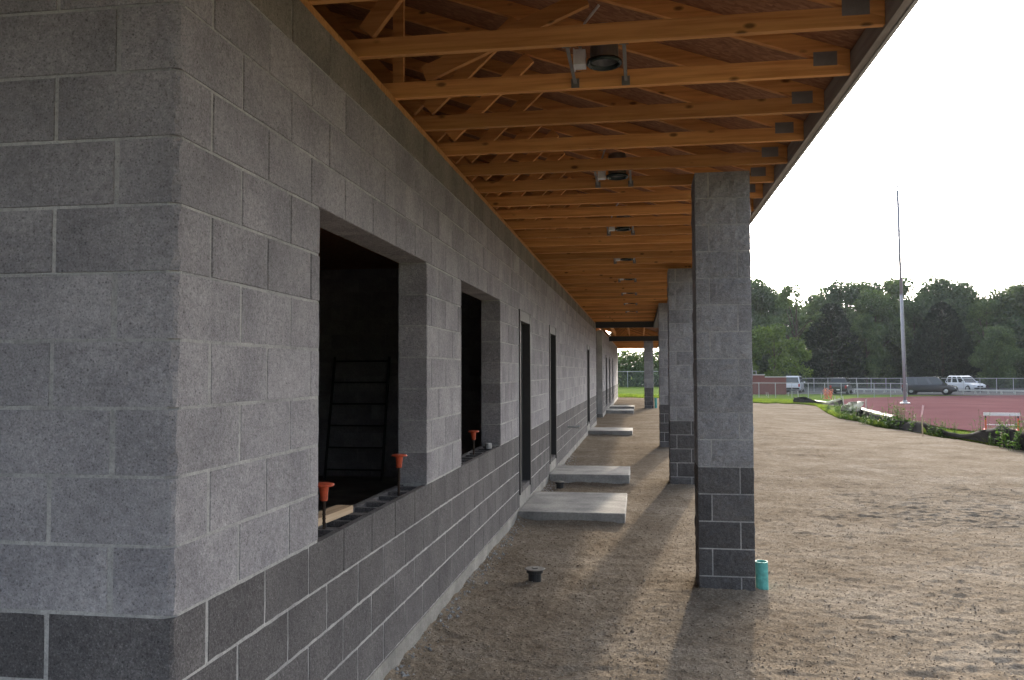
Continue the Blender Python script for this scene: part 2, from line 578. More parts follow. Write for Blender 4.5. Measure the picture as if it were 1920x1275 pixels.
# ------------------------------------------------------------------ ground, yard, track
def polar(thetas, rfun, ts, zoff, zfun=None):
    """sheet of rings about the camera's foot: radius = rfun(theta, t)"""
    T, Q = np.meshgrid(thetas, ts, indexing='ij')
    rad = rfun(T, Q)
    x = CAM.x + np.sin(T) * rad
    y = CAM.y + np.cos(T) * rad
    z = zt(x, y) + zoff
    if zfun is not None:
        z = z + zfun(x, y, rad)
    nt_, nr = T.shape
    idx = np.arange(nt_ * nr).reshape(nt_, nr)
    q = np.stack([idx[:-1, :-1], idx[:-1, 1:], idx[1:, 1:], idx[1:, :-1]], -1).reshape(-1, 4)
    return np.stack([x, y, z], -1).reshape(-1, 3), q

def theta_of(px):
    d = ray(px, 697)
    return math.atan2(d.x, d.y)

bd_px = [(1100, 745), (1190, 744), (1260, 747), (1415, 754), (1490, 755.5), (1528, 759), (1540, 766), (1552, 773), (1570, 780), (1640, 797), (1700, 806), (1800, 822), (1920, 842), (2100, 875), (2400, 930)]
bd_t, bd_r = [], []
for px, py in bd_px:
    p = at(px, py)
    bd_t.append(theta_of(px)); bd_r.append(math.hypot(p.x - CAM.x, p.y - CAM.y))
bd_t = np.array([-math.pi, -0.6] + bd_t + [1.2, math.pi]); bd_r = np.array([30.0, 55.0] + bd_r + [11.0, 30.0])
def r_bound(t):
    return np.interp(t, bd_t, bd_r) * (1 + 0.02 * (vnoise(t * 90, t * 0 + 3.1, 5) - 0.5) * 2)

ths = np.concatenate([np.linspace(-math.pi, -0.62, 60, endpoint=False), np.linspace(-0.62, 0.62, 760), np.linspace(0.63, math.pi, 60)])
gt = np.concatenate([np.linspace(-math.pi, -0.62, 40, endpoint=False), np.linspace(-0.62, 0.9, 260), np.linspace(0.91, math.pi, 40)])

def ground_r(t, q):
    return 0.2 + (q ** 4) * 900.0
v, q = polar(gt, ground_r, np.linspace(0, 1, 150), -0.07)
tag(link('ground', numpy_mesh('ground', v, q, 'grass')), 'flat green mown grass field reaching to the trees', 'grass', kind='structure')

_rings = np.concatenate([np.geomspace(0.15, 2.0, 16, endpoint=False), np.geomspace(2.0, 24.0, 570, endpoint=False), np.geomspace(24.0, 60.0, 90)])
_rings = (_rings - _rings[0]) / (_rings[-1] - _rings[0])
def yard_r(t, q):
    # rings at fixed distances near by, drawn in towards the edge farther out
    rb = r_bound(t)
    r0 = 0.15 + q * 59.85
    return np.where(r0 < 10.0, r0, 10.0 + (r0 - 10.0) * (rb - 10.0) / 50.0)
BANKS = [(0.0, 1.19, 6.87, 8.42), (0.0, 1.19, 10.06, 11.25), (0.0, 1.15, 19.6, 20.9), (1.783, 2.19, 4.15, 4.556), (1.783, 2.19, 10.1, 10.5), (-6, 0.0, 0.0, 24.0)]
def yard_z(x, y, rad):
    n = np.zeros_like(x)
    near = 1 - ss(18, 40, rad)
    # shallow scuffs and boot marks, finer grit between; quieter under the canopy
    a = vnoise(x * 5.2 + 5, y * 10.4, 1) * 0.6 + vnoise(x * 11.0, y * 20.0 + 3, 2) * 0.4
    b_ = vnoise(x * 6.1 + y * 2.2 + 40, y * 12.5 - x * 1.8, 8) * 0.65 + vnoise(x * 14.0, y * 25.0, 9) * 0.35
    mask = 0.55 + 0.8 * np.clip(vnoise(x * 0.9, y * 1.3, 12) - 0.2, 0, 1)
    rip = (np.clip(a - 0.55, 0, 1) * -0.055 + np.clip(b_ - 0.57, 0, 1) * 0.050) * mask
    open_ = 0.45 + 0.55 * ss(2.0, 3.6, x)
    n += rip * open_
    n += (vnoise(x * 17, y * 21, 3) - 0.5) * 0.010 * open_
    n += (vnoise(x * 36, y * 40, 4) - 0.5) * 0.007
    n += (vnoise(x * 0.7, y * 0.6, 6) - 0.5) * 0.03 * ss(2.5, 6, x)
    # two faint wheel tracks running along the yard
    for xc in (4.1, 5.7):
        n -= 0.014 * np.exp(-((x - xc - 0.25 * np.sin(y * 0.35)) / 0.16) ** 2) * (0.5 + vnoise(x * 6, y * 5, 15))
    for rx0, rx1, ry0, ry1 in BANKS:
        dx = np.maximum(np.maximum(rx0 - x, x - rx1), 0); dy = np.maximum(np.maximum(ry0 - y, y - ry1), 0)
        n += 0.030 * np.exp(-np.hypot(dx, dy) / 0.07) * (0.35 + 1.1 * vnoise(x * 7, y * 7, 16))
    n *= near
    # feather down at the outer edge so that it meets the field
    n -= 0.05 * ss(0.96, 1.0, rad / r_bound(np.arctan2(x - CAM.x, y - CAM.y)))
    return n - 0.012
v, q = polar(ths, yard_r, _rings, 0.0, yard_z)
tag(link('dirt_yard', numpy_mesh('dirt_yard', v, q, 'dirt')), 'sandy gravel yard beside and under the canopy', 'dirt', kind='structure')

far_px = [(1560, 752.5), (1600, 746.5), (1700, 743.5), (1920, 741), (2400, 737)]
ft = np.array([theta_of(p[0]) for p in far_px] + [1.3])
fr = np.array([math.hypot(at(*p).x - CAM.x, at(*p).y - CAM.y) for p in far_px] + [66.0])
near_px = [(1560, 757), (1600, 771), (1640, 772), (1690, 786), (1760, 801), (1840, 811), (1920, 822), (2400, 890)]
nt_ = np.array([theta_of(p[0]) for p in near_px] + [1.3])
nr_ = np.array([math.hypot(at(*p).x - CAM.x, at(*p).y - CAM.y) for p in near_px] + [13.5])
def track_r(t, q):
    a = np.interp(t, nt_, nr_); b = np.maximum(np.interp(t, ft, fr), a + 0.5)
    return a + (b - a) * q
v, q = polar(np.linspace(theta_of(1562), 1.3, 220), track_r, np.linspace(0, 1, 60), 0.012)
tag(link('running_track', numpy_mesh('running_track', v, q, 'track')), 'maroon running track surface beyond the silt fence', 'track', kind='structure')

def road_r(t, q):
    return 93.0 / np.maximum(np.cos(t - 0.25), 0.4) + q * 42.0
v, q = polar(np.linspace(0.05, 1.0, 120), road_r, np.linspace(0, 1, 20), -0.03)
tag(link('parking_road', numpy_mesh('parking_road', v, q, 'asphalt')), 'grey asphalt parking strip in front of the trees', 'road', kind='structure')

# ------------------------------------------------------------------ the block building
H = 0.2032; LEN = 0.4064; J = 0.0095; TH = 0.19
D0 = 0.925                      # top of the dark base courses
ZTOP = D0 + 11 * H
WALL_END = 24.0
WIN = [(1.115, 2.926), (3.977, 5.782)]
DOOR = [(7.07, 8.0), (10.25, 11.2), (19.35, 20.3)]
SILL_Z = 0.255

bld = thing('concrete_block_building', 'long unfinished grey concrete block building with timber canopy roof', 'building')

def open_spans(k):
    """openings of the front wall that cut course k"""
    z0, z1 = D0 + k * H, D0 + (k + 1) * H
    sp = []
    if 0 <= k < 7:
        sp += WIN
    if z1 > SILL_Z + 0.08 and k < 7:
        sp += DOOR
    return sorted(sp)

def course(y0, y1, k, first, spans):
    """block extents along a wall: running bond, cut at the openings"""
    out = []
    a = y0
    edges = [y0 + first + LEN * i for i in range(int((y1 - y0) / LEN) + 2)]
    cuts = [y0] + [e for e in edges if y0 + 0.02 < e < y1 - 0.02] + [y1]
    for a, b in zip(cuts[:-1], cuts[1:]):
        segs = [(a, b)]
        for s0, s1 in spans:
            ns = []
            for p, q_ in segs:
                if q_ <= s0 or p >= s1:
                    ns.append((p, q_))
                else:
                    if p < s0: ns.append((p, s0))
                    if q_ > s1: ns.append((s1, q_))
            segs = ns
        out += [(p, q_) for p, q_ in segs if q_ - p > 0.03]
    return out

def chamfer_box(lx, ly, lz, c, seed, rough=0.0015):
    """block with slightly worn arrises, centred"""
    rr = random.Random(seed)
    bm = bmesh.new()
    bmesh.ops.create_cube(bm, size=1.0)
    for vv in bm.verts:
        vv.co = Vector((vv.co.x * lx, vv.co.y * ly, vv.co.z * lz))
    bmesh.ops.bevel(bm, geom=list(bm.edges), offset=c, segments=1, affect='EDGES')
    for vv in bm.verts:
        vv.co += Vector((rr.uniform(-1, 1), rr.uniform(-1, 1), rr.uniform(-1, 1))) * rough
    bmesh.ops.recalc_face_normals(bm, faces=bm.faces)
    me = bpy.data.meshes.new('block')
    bm.to_mesh(me); bm.free()
    return me

def rough_block(length, mat, seed, along):
    """masonry unit whose exposed face has a slightly broken outline"""
    rr = random.Random(seed)
    l, h = length - J, H - J
    nu, nv = max(3, int(l / 0.045)), 4
    ring = [(-l / 2 + l * i / nu, -h / 2) for i in range(nu)] + [(l / 2, -h / 2 + h * i / nv) for i in range(nv)] + \
           [(l / 2 - l * i / nu, h / 2) for i in range(nu)] + [(-l / 2, h / 2 - h * i / nv) for i in range(nv)]
    n = len(ring)
    vs = []
    for u, v_ in ring:                       # face outline, nibbled inwards
        a = 0.0012 + 0.0042 * rr.random() ** 2.2
        k = Vector((max(-l / 2 + a, min(l / 2 - a, u)), max(-h / 2 + a, min(h / 2 - a, v_))))
        vs.append((k.x, k.y, TH / 2 - 0.0007 * rr.random()))
    vs += [(u, v_, TH / 2 - 0.005 - 0.003 * rr.random()) for u, v_ in ring]
    vs += [(u, v_, -TH / 2) for u, v_ in ring]
    fs = [tuple(range(n)), tuple(range(3 * n - 1, 2 * n - 1, -1))]
    for k in range(2):
        for i in range(n):
            j = (i + 1) % n
            fs.append((k * n + i, (k + 1) * n + i, (k + 1) * n + j, k * n + j))
    if along == 'y':
        co = [(w, u, v_) for u, v_, w in vs]
    else:
        co = [(u, -w, v_) for u, v_, w in vs]
    return MB().add(co, fs).mesh('block', mat)

_cache = {}
def block_mesh(length, mat, variant, along='y'):
    key = (round(length, 3), mat, variant, along)
    if key not in _cache:
        me = rough_block(length, mat, int(length * 1000) * 7 + variant * 131 + len(mat), along)
        _cache[key] = me
    return _cache[key]

def corner_block(length, along, mat, seed):
    """corner unit with a ragged outer arris; origin on the corner at bottom of the unit"""
    rr = random.Random(seed)
    n = 16
    hh = H - J
    vs = []
    ch = [[0.004 + 0.021 * rr.random() ** 1.3 for _ in range(6)] for _ in range(2)]
    def chip(c, i):
        u = i / n * 5; a = min(int(u), 4); f = u - a
        return c[a] * (1 - f) + c[a + 1] * f + rr.uniform(-0.0015, 0.0025)
    for i in range(n + 1):
        z = hh * i / n
        e = abs(i / n - 0.5) * 2
        w, w2 = max(0.001, chip(ch[0], i)), max(0.001, chip(ch[1], i))
        if along == 'y':
            L, W = length - J, TH
        else:
            L, W = TH, length - J
        vs += [(-W, 0.0, z), (-w, 0.0, z), (0.0, w2, z), (0.0, L, z), (-W, L, z)]
    fs = []
    for i in range(n):
        a, b = i * 5, (i + 1) * 5
        for j in range(5):
            k2 = (j + 1) % 5
            fs.append((a + j, a + k2, b + k2, b + j))
    fs.append((4, 3, 2, 1, 0)); t = n * 5
    fs.append((t, t + 1, t + 2, t + 3, t + 4))
    return MB().add(vs, fs).mesh('block', mat)

def hollow_block(length, mat):
    """two-cell unit seen from above on the open sills"""
    l = length - J; h = H - J; m = MB()
    sh = 0.034; wb = 0.03
    # two long shells, three cross webs, floor of the cells deep inside
    m.box(-TH / 2, -TH / 2 + sh, -l / 2, l / 2, -h / 2, h / 2)
    m.box(TH / 2 - sh, TH / 2, -l / 2, l / 2, -h / 2, h / 2)
    ncell = 2 if l > 0.25 else 1
    inner = l - wb * (ncell + 1)
    cl = inner / ncell
    for i in range(ncell + 1):
        y0 = -l / 2 + i * (cl + wb)
        m.box(-TH / 2 + sh - 0.002, TH / 2 - sh + 0.002, y0 + 0.0006, y0 + wb - 0.0006, -h / 2 + 0.001, h / 2 - 0.0015)
    m.box(-TH / 2 + sh - 0.002, TH / 2 - sh + 0.002, -l / 2 + 0.001, l / 2 - 0.001, -h / 2 + 0.002, -h / 2 + 0.012)
    return m.mesh('block', mat)

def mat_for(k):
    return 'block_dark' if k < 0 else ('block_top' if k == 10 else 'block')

# mortar cores (blocks stand 5 mm proud of them)
REC = 0.0032
def core_panels(y0, y1, z0, z1, holes):
    """rectangles that fill the wall minus its holes"""
    ys = sorted(set([y0, y1] + [h[0] for h in holes] + [h[1] for h in holes]))
    out = []
    for a, b in zip(ys[:-1], ys[1:]):
        zs = [(z0, z1)]
        for h in holes:
            if h[0] <= a + 1e-6 and h[1] >= b - 1e-6:
                nz = []
                for p, q_ in zs:
                    if h[2] > p: nz.append((p, min(q_, h[2])))
                    if h[3] < q_: nz.append((max(p, h[3]), q_))
                zs = [s for s in nz if s[1] - s[0] > 1e-4]
        out += [(a, b, p, q_) for p, q_ in zs]
    return out

HEAD = D0 + 7 * H
holes = [(a - 0.0075, b + 0.0075, D0 - H + 0.004, HEAD + 0.0068) for a, b in WIN] + [(a - 0.0075, b + 0.0075, SILL_Z, HEAD + 0.0068) for a, b in DOOR]
m = MB()
ZJ = D0 + 5 * H - 0.0001       # joints are struck flush below, raked above
for a, b, p, q_ in core_panels(0.034, WALL_END - 0.006, 0.113, ZJ, holes):
    m.box(-TH + REC, -0.0012, a, b, p, q_)
for a, b, p, q_ in core_panels(0.034, WALL_END - 0.006, ZJ + 0.0002, ZTOP - 0.004, holes):
    m.box(-TH + REC, -0.0042, a, b, p, q_)
m.add([(x_, y_, z_) for z_ in (0.113, ZTOP - 0.004) for x_, y_ in ((-0.0335, 0.002), (-0.028, 0.002), (-0.002, 0.028), (-0.002, 0.0335), (-0.0335, 0.0335))],
      [(4, 3, 2, 1, 0), (5, 6, 7, 8, 9)] + [(i, (i + 1) % 5, 5 + (i + 1) % 5, 5 + i) for i in range(5)])
front = m.build('front_wall', 'mortar', bld)
m = MB(); m.box(-6.6, -0.034, 0.0012, TH - REC, 0.113, ZJ); m.box(-6.6, -0.034, 0.0042, TH - REC, ZJ + 0.0002, ZTOP - 0.004)
endw = m.build('end_wall', 'mortar', bld)

def proj_area(p0, p1, p2):
    def pj(p):
        d = p - CAM; t = d.dot(_fw)
        if t < 0.2: return None
        return (960 + FPX * d.dot(_rt) / t, 637.5 - FPX * d.dot(_up) / t)
    a, b, c = pj(p0), pj(p1), pj(p2)
    if None in (a, b, c): return 0
    if max(a[0], b[0], c[0]) < -10 or min(a[1], b[1], c[1]) > 1285 or max(a[1], b[1], c[1]) < -10 or min(a[0], b[0], c[0]) > 1930: return 0
    return abs((b[0] - a[0]) * (c[1] - a[1]) - (c[0] - a[0]) * (b[1] - a[1]))

items = []        # (area, wall, a, b, k, kind)
for k in range(-4, 11):
    even = (k % 2 == 0)
    first = LEN if even else LEN / 2
    for a, b in course(0.0, WALL_END, k, first, open_spans(k)):
        z0 = D0 + k * H
        kind = 'plain'
        if a < 0.001:
            if not even:
                continue            # the end wall's unit turns the corner
            kind = 'corner'
        elif k == -1 and any(a < w1 - 0.02 and b > w0 + 0.02 for w0, w1 in WIN):
            kind = 'hollow'
        items.append((proj_area(Vector((0, a, z0)), Vector((0, b, z0)), Vector((0, a, z0 + H))), 'f', a, b, k, kind))
    firste = LEN / 2 if even else LEN
    for a, b in course(0.0, 6.6, k, firste, []):
        z0 = D0 + k * H
        kind = 'plain'
        if a < 0.001:
            if even:
                continue
            kind = 'corner'
        items.append((proj_area(Vector((-a, 0, z0)), Vector((-b, 0, z0)), Vector((-a, 0, z0 + H))), 'e', a, b, k, kind))
items.sort(key=lambda t: (t[5] != 'hollow', -t[0]))
jr = random.Random(3)
rest = {}
joints = MB()
for n, (area, w, a, b, k, kind) in enumerate(items):
    z0 = D0 + k * H + J / 2
    mt = mat_for(k)
    if (n < 288 and area > 0) or kind == 'corner':
        off = jr.uniform(0.0006, 0.0020)
        if kind == 'corner':
            me = corner_block(b - a, 'y' if w == 'f' else 'x', mt, k * 7 + 11)
            link('block', me, front if w == 'f' else endw, (0, 0, z0))
        elif kind == 'hollow':
            me = hollow_block(b - a, mt)
            link('block', me, front, (-TH / 2 + off, (a + b) / 2, z0 + (H - J) / 2))
            joints.box(-TH + 0.006, -0.005, b - J / 2 - 0.001, b + J / 2 + 0.001, z0 - J / 2 + 0.001, z0 + H - J - 0.004)
            joints.box(-0.030, -0.005, a, b, z0 - J - 0.001, z0 + 0.001)
        elif w == 'f':
            me = block_mesh(b - a, mt, jr.randrange(5))
            link('block', me, front, (-TH / 2 + off, (a + b) / 2, z0 + (H - J) / 2))
        else:
            me = block_mesh(b - a, mt, jr.randrange(5), 'x')
            link('block', me, endw, (-(a + b) / 2, TH / 2 - off, z0 + (H - J) / 2))
    else:
        r_ = rest.setdefault((w, mt), MB())
        if w == 'f':
            o_ = jr.uniform(0.0, 0.0015)
            r_.box(-TH + o_, o_, a + J / 2, b - J / 2, z0, z0 + H - J)
        else:
            r_.box(-b + J / 2, -a - J / 2, 0.0, TH, z0, z0 + H - J)
joints.build('sill_mortar', 'mortar', front)
for (w, mt), r_ in rest.items():
    tag(r_.build('blockwork', mt, front if w == 'f' else endw), kind='stuff')

m = MB()
m.box(-TH - 0.02, 0.006, -0.012, WALL_END, -0.4, 0.1115)
m.box(-6.62, -TH - 0.021, -0.012, TH + 0.02, -0.4, 0.1115)
m.build('foundation', 'concrete', bld)
for a, b in DOOR:
    MB().box(-TH + 0.01, 0.002, a + 0.001, b - 0.001, 0.1125, SILL_Z).build('door_threshold', 'concrete', bld)
MB().box(-6.6, -TH - 0.03, TH + 0.03, WALL_END, -0.3, 0.16).build('floor_slab', 'concrete', bld)

def plain_blockwork(name, x, y0, y1, z0, courses, parent, holes_=()):
    """an inside wall: mortar core and joined blocks"""
    c = MB().box(x + REC, x + TH - REC, y0, y1, z0, z0 + courses * H - 0.003).build(name, 'mortar', parent)
    b_ = MB()
    for k in range(courses):
        for a, b in course(y0, y1, k, LEN if k % 2 else LEN / 2, []):
            b_.box(x, x + TH, a + J / 2, b - J / 2, z0 + k * H + J / 2, z0 + (k + 1) * H - J / 2)
    tag(b_.build('blockwork', 'block', c), kind='stuff')
    return c
plain_blockwork('partition_wall', -5.9, 0.2, WALL_END, 0.16, 14, bld)
MB().box(-6.6, -6.41, TH + 0.01, WALL_END, 0.16, ZTOP).build('back_wall', 'block', bld)
for yy in (9.2, 14.9, 20.9):
    if yy < 10:
        b_ = MB()
        for k in range(14):
            for a, b in course(0.0, 5.4, k, LEN if k % 2 else LEN / 2, []):
                b_.box(-TH - 0.02 - b + J / 2, -TH - 0.02 - a - J / 2, yy - 0.005, yy + 0.1, 0.163 + k * H + J / 2, 0.163 + (k + 1) * H - J / 2)
        tag(b_.build('blockwork', 'block', bld), kind='stuff')
    c = MB().box(-5.69, -TH - 0.01, yy, yy + TH, 0.161, ZTOP - 0.002).build('cross_wall', 'block', bld)
MB().box(-6.6, -0.004, WALL_END - TH, WALL_END + 0.0, 0.112, ZTOP - 0.006).build('breezeway_wall', 'block', bld)

MB().box(-5.69, -TH - 0.012, TH + 0.012, WALL_END - TH - 0.01, ZTOP - 0.022, ZTOP - 0.008).build('room_light_stop', 'osb', bld)  # added board, blocks attic light so the rooms stay dark
# door frames: two jambs and a head each
for a, b in DOOR:
    fr_ = part_empty('door_frame', bld, (0, a, SILL_Z))
    w = b - a; h = HEAD - SILL_Z - 0.003
    MB().box(-0.16, 0.014, -0.012, 0.056, 0, h).build('jamb', 'frame', fr_)
    MB().box(-0.16, 0.014, w - 0.056, w + 0.012, 0, h).build('jamb', 'frame', fr_)
    MB().box(-0.158, 0.012, -0.0115, w + 0.0115, h + 0.0005, h + 0.016).build('head_flange', 'frame', fr_)
    MB().box(-0.158, 0.010, 0.057, w - 0.057, h - 0.11, h).build('head', 'frame_head', fr_)
    MB().box(-0.13, -0.085, 0.057, w - 0.057, 0.01, h - 0.121).build('door_leaf', 'frame', fr_)

# timber plate on the wall head
MB().box(-TH + 0.01, -0.006, -0.0, WALL_END, ZTOP, ZTOP + 0.038).build('wall_plate', 'wood', bld)

# ------------------------------------------------------------------ roof
ZB = ZTOP + 0.0385             # underside of bottom chords
SLOPE = 0.355
EAVE = 2.46
RIDGE = -3.0
def top_under(x):
    return 3.88 - SLOPE * (x - 0.63) if x >= RIDGE else 3.88 - SLOPE * (RIDGE - 0.63) - SLOPE * (RIDGE - x)
CH = 0.089; TW = 0.038
BACK = 2 * RIDGE - EAVE
DZ = CH * math.sqrt(1 + SLOPE ** 2)
def truss_meshes():
    t = TW / 2
    heel = (ZB + CH - 3.88) / -SLOPE + 0.63
    me = {}
    me['bottom_chord'] = MB().prism_xz([(BACK, ZB), (EAVE, ZB), (EAVE, top_under(EAVE) - 0.001), (heel - 0.003, ZB + CH), (2 * RIDGE - heel + 0.003, ZB + CH), (BACK, top_under(EAVE) - 0.001)], -t, t).mesh('bottom_chord', 'wood')
    me['top_chord'] = MB().prism_xz([(RIDGE + 0.001, top_under(RIDGE)), (EAVE, top_under(EAVE)), (EAVE, top_under(EAVE) + DZ), (RIDGE + 0.001, top_under(RIDGE) + DZ)], -t, t).mesh('top_chord', 'wood')
    me['top_chord_back'] = MB().prism_xz([(BACK, top_under(BACK)), (RIDGE - 0.001, top_under(RIDGE)), (RIDGE - 0.001, top_under(RIDGE) + DZ), (BACK, top_under(BACK) + DZ)], -t, t).mesh('top_chord', 'wood')
    return me
TM = truss_meshes()
def web_mesh(p, q, wid=0.089, thick=0.036, name='web'):
    p = Vector((p[0], 0, p[1])); q_ = Vector((q[0], 0, q[1]))
    d = (q_ - p).normalized(); nrm = Vector((-d.z, 0, d.x)) * (wid / 2)
    pts = [p - nrm, q_ - nrm, q_ + nrm, p + nrm]
    if (pts[1] - pts[0]).cross(pts[2] - pts[0]).y > 0:
        pts = pts[::-1]
    L = [(a.x, a.z) for a in pts]
    return MB().prism_xz(L, -thick / 2, thick / 2).mesh(name, 'wood')
zb = ZB + CH - 0.004
def tz(x): return top_under(x) + 0.006
WEB_STD = [web_mesh((0.02, zb + 0.05), (0.60, tz(0.60) - 0.02)), web_mesh((-0.04, zb + 0.05), (-1.15, tz(-1.15) - 0.03)), web_mesh((-1.25, tz(-1.25) - 0.03), (-2.2, zb + 0.03)), web_mesh((-2.3, zb + 0.03), (-3.0, tz(-3.0) - 0.05)),
           web_mesh((-3.7, zb + 0.03), (-3.02, tz(-3.02) - 0.06)), web_mesh((-4.75, tz(-4.75) - 0.03), (-3.8, zb + 0.03))]
WEB_GIRDER = [web_mesh((0.16, zb + 0.045), (1.08, tz(1.08) - 0.02)), web_mesh((0.01, zb - 0.0), (0.01, tz(0.01)), 0.06)] + WEB_STD[2:]
WEB_END = [web_mesh((0.03, zb + 0.04), (0.50, tz(0.50) - 0.02)), web_mesh((-0.5, zb), (-0.5, tz(-0.5)), 0.07)] + WEB_STD[2:]
PLATE = MB().box(-0.06, 0.06, -0.0006, 0.0006, -0.037, 0.037).mesh('gusset_plate', 'plate')
PLATE_S = MB().box(-0.055, 0.055, -0.0006, 0.0006, -0.05, 0.05).mesh('gusset_plate', 'plate')
TY0, TSP = 1.63, 0.625
def make_truss(parent, y, webs, dx=0.0):
    t = part_empty('roof_truss', parent, (dx, y, 0))
    link('bottom_chord', TM['bottom_chord'], t)
    link('top_chord', TM['top_chord'], t)
    link('top_chord', TM['top_chord_back'], t)
    for w_ in webs:
        link('web', w_, t)
    for s in (-1, 1):
        link('gusset_plate', PLATE, t, (2.335, s * (TW / 2 + 0.0009), ZB + 0.085))
    return t
trusses = []
mm = -9  # starts behind the camera, under the added shading overhang
while TY0 + TSP * mm < WALL_END - 0.3:
    w_ = WEB_GIRDER if mm == 1 else (WEB_END if mm == 0 else WEB_STD)
    make_truss(bld, TY0 + TSP * mm, w_)
    mm += 1
ROOF_Y0, ROOF_Y1 = -4.4, 54.0  # unseen near overhang, lengthened to shade the end wall
def sheet(y0, y1, parent):
    """roof boarding with felt on top, both slopes"""
    e = 0.05
    for nm, mt, lift, th in (('roof_sheathing', 'osb', 0.0015, 0.012), ('roof_felt', 'roofing', 0.0145, 0.006)):
        mbs = MB()
        z = lambda x: top_under(x) + DZ + lift
        xe = EAVE + e
        mbs.prism_xz([(RIDGE, z(RIDGE)), (xe, top_under(EAVE) - SLOPE * e + DZ + lift), (xe, top_under(EAVE) - SLOPE * e + DZ + lift + th), (RIDGE, z(RIDGE) + th),
                      ], y0, y1)
        mbs.prism_xz([(2 * RIDGE - xe, top_under(EAVE) - SLOPE * e + DZ + lift), (RIDGE - 0.001, z(RIDGE)), (RIDGE - 0.001, z(RIDGE) + th), (2 * RIDGE - xe, top_under(EAVE) - SLOPE * e + DZ + lift + th)], y0, y1)
        mbs.build(nm, mt, parent)
    MB().box(EAVE + 0.002, EAVE + 0.04, y0, y1, ZB - 0.012, top_under(EAVE) + DZ - 0.012).build('fascia', 'fascia', parent)
    MB().box(EAVE + 0.0405, EAVE + 0.0585, y0, y1, ZB - 0.02, top_under(EAVE) + DZ - 0.015).build('drip_edge', 'galv', parent)
sheet(ROOF_Y0, WALL_END + 0.4, bld)

MB().box(BACK, -6.61, ROOF_Y0, ROOF_Y1, ZB - 0.02, ZB - 0.006).build('back_eave_light_stop', 'fascia', bld)  # added, unseen; keeps daylight out of the attic at the back eave
MB().box(BACK - 0.04, BACK - 0.002, ROOF_Y0, ROOF_Y1, ZB - 0.02, top_under(EAVE) + DZ - 0.012).build('back_edge_light_stop', 'fascia', bld)  # added edge board, closing the same gap to light
for yy, own in ((0.02, bld), (23.84, bld)):  # boards added to close the attic ends against outside light
    MB().prism_xz([(-6.6, ZTOP + 0.045), (-0.06, ZTOP + 0.045), (-0.06, top_under(-0.06) - 0.002), (RIDGE, top_under(RIDGE) - 0.002), (-6.6, top_under(-6.6) - 0.002)], yy, yy + 0.012).build('attic_light_stop', 'osb', own)
# block columns: pinwheel courses of split-face units round a core
def split_unit(l, w, h, seed, mat):
    """unit with a coarse broken face on -y and +x sides; origin at its corner"""
    rr = random.Random(seed)
    bm = bmesh.new()
    nx, nz, ny = max(3, int(l / 0.035)), 5, max(2, int(w / 0.035))
    def grid(o, ux, uz, nu, nv, nrm, amp):
        vs = [[None] * (nv + 1) for _ in range(nu + 1)]
        for i in range(nu + 1):
            for j in range(nv + 1):
                edge = i in (0, nu) or j in (0, nv)
                d = -0.0008 * rr.random() if edge else amp * rr.uniform(0.0, 1.0)
                vs[i][j] = bm.verts.new(o + ux * (i / nu) + uz * (j / nv) + nrm * d)
        for i in range(nu):
            for j in range(nv):
                bm.faces.new((vs[i][j], vs[i + 1][j], vs[i + 1][j + 1], vs[i][j + 1]))
    X, Y, Z = Vector((l, 0, 0)), Vector((0, w, 0)), Vector((0, 0, h))
    O = Vector((0, 0, 0))
    grid(O, X, Z, nx, nz, Vector((0, -1, 0)), 0.010)
    grid(O + X, Y, Z, ny, nz, Vector((1, 0, 0)), 0.006)
    grid(O + Y, -Y, Z, ny, nz, Vector((-1, 0, 0)), 0.006)
    bm.faces.new([bm.verts.new(p) for p in (O + Z, O + X + Z, O + X + Y + Z, O + Y + Z)])
    bm.faces.new([bm.verts.new(p) for p in (O, O + Y, O + X + Y, O + X)])
    bm.faces.new([bm.verts.new(p) for p in (O + Y, O + Y + Z, O + X + Y + Z, O + X + Y)])
    me = bpy.data.meshes.new('column_block')
    bm.to_mesh(me); bm.free()
    me.materials.append(M[mat])
    return me
CW = 0.4064
UL, US = CW * 0.755, CW * 0.245
SU = {}
for mt in ('split', 'split_dark'):
    for v_ in range(5):
        SU[mt, v_] = split_unit(UL - J / 2, US - J / 2, H - J, 50 + v_, mt)
def make_column(parent, x, y, detailed=True, seed=1, name='column'):
    c = MB().box(-CW / 2 + 0.0022, CW / 2 - 0.0022, -CW / 2 + 0.0022, CW / 2 - 0.0022, -0.3, ZTOP - 0.003).mesh(name, 'mortar')
    c = link(name, c, parent, (x + CW / 2, y + CW / 2, 0))
    rr = random.Random(seed)
    for k in range(-5, 11):
        z0 = D0 + k * H + J / 2
        mt = 'split_dark' if k < 0 else 'split'
        flip = k % 2
        for s in range(4):
            # unit s lies along side s; odd courses turn the pinwheel the other way
            a = s * math.pi / 2
            me = SU[mt, rr.randrange(5)]
            if flip:
                p = Vector((-CW / 2, -CW / 2, 0))
            else:
                p = Vector((-CW / 2 + US + J / 2, -CW / 2, 0))
            p = Matrix.Rotation(a, 3, 'Z') @ p
            link('column_block', me, c, (p.x, p.y, z0), (0, 0, a))
    return c
COLX = 1.783
make_column(bld, COLX, 4.15, seed=2)
make_column(bld, COLX, 10.10, seed=3)
make_column(bld, COLX, 16.3, seed=4)

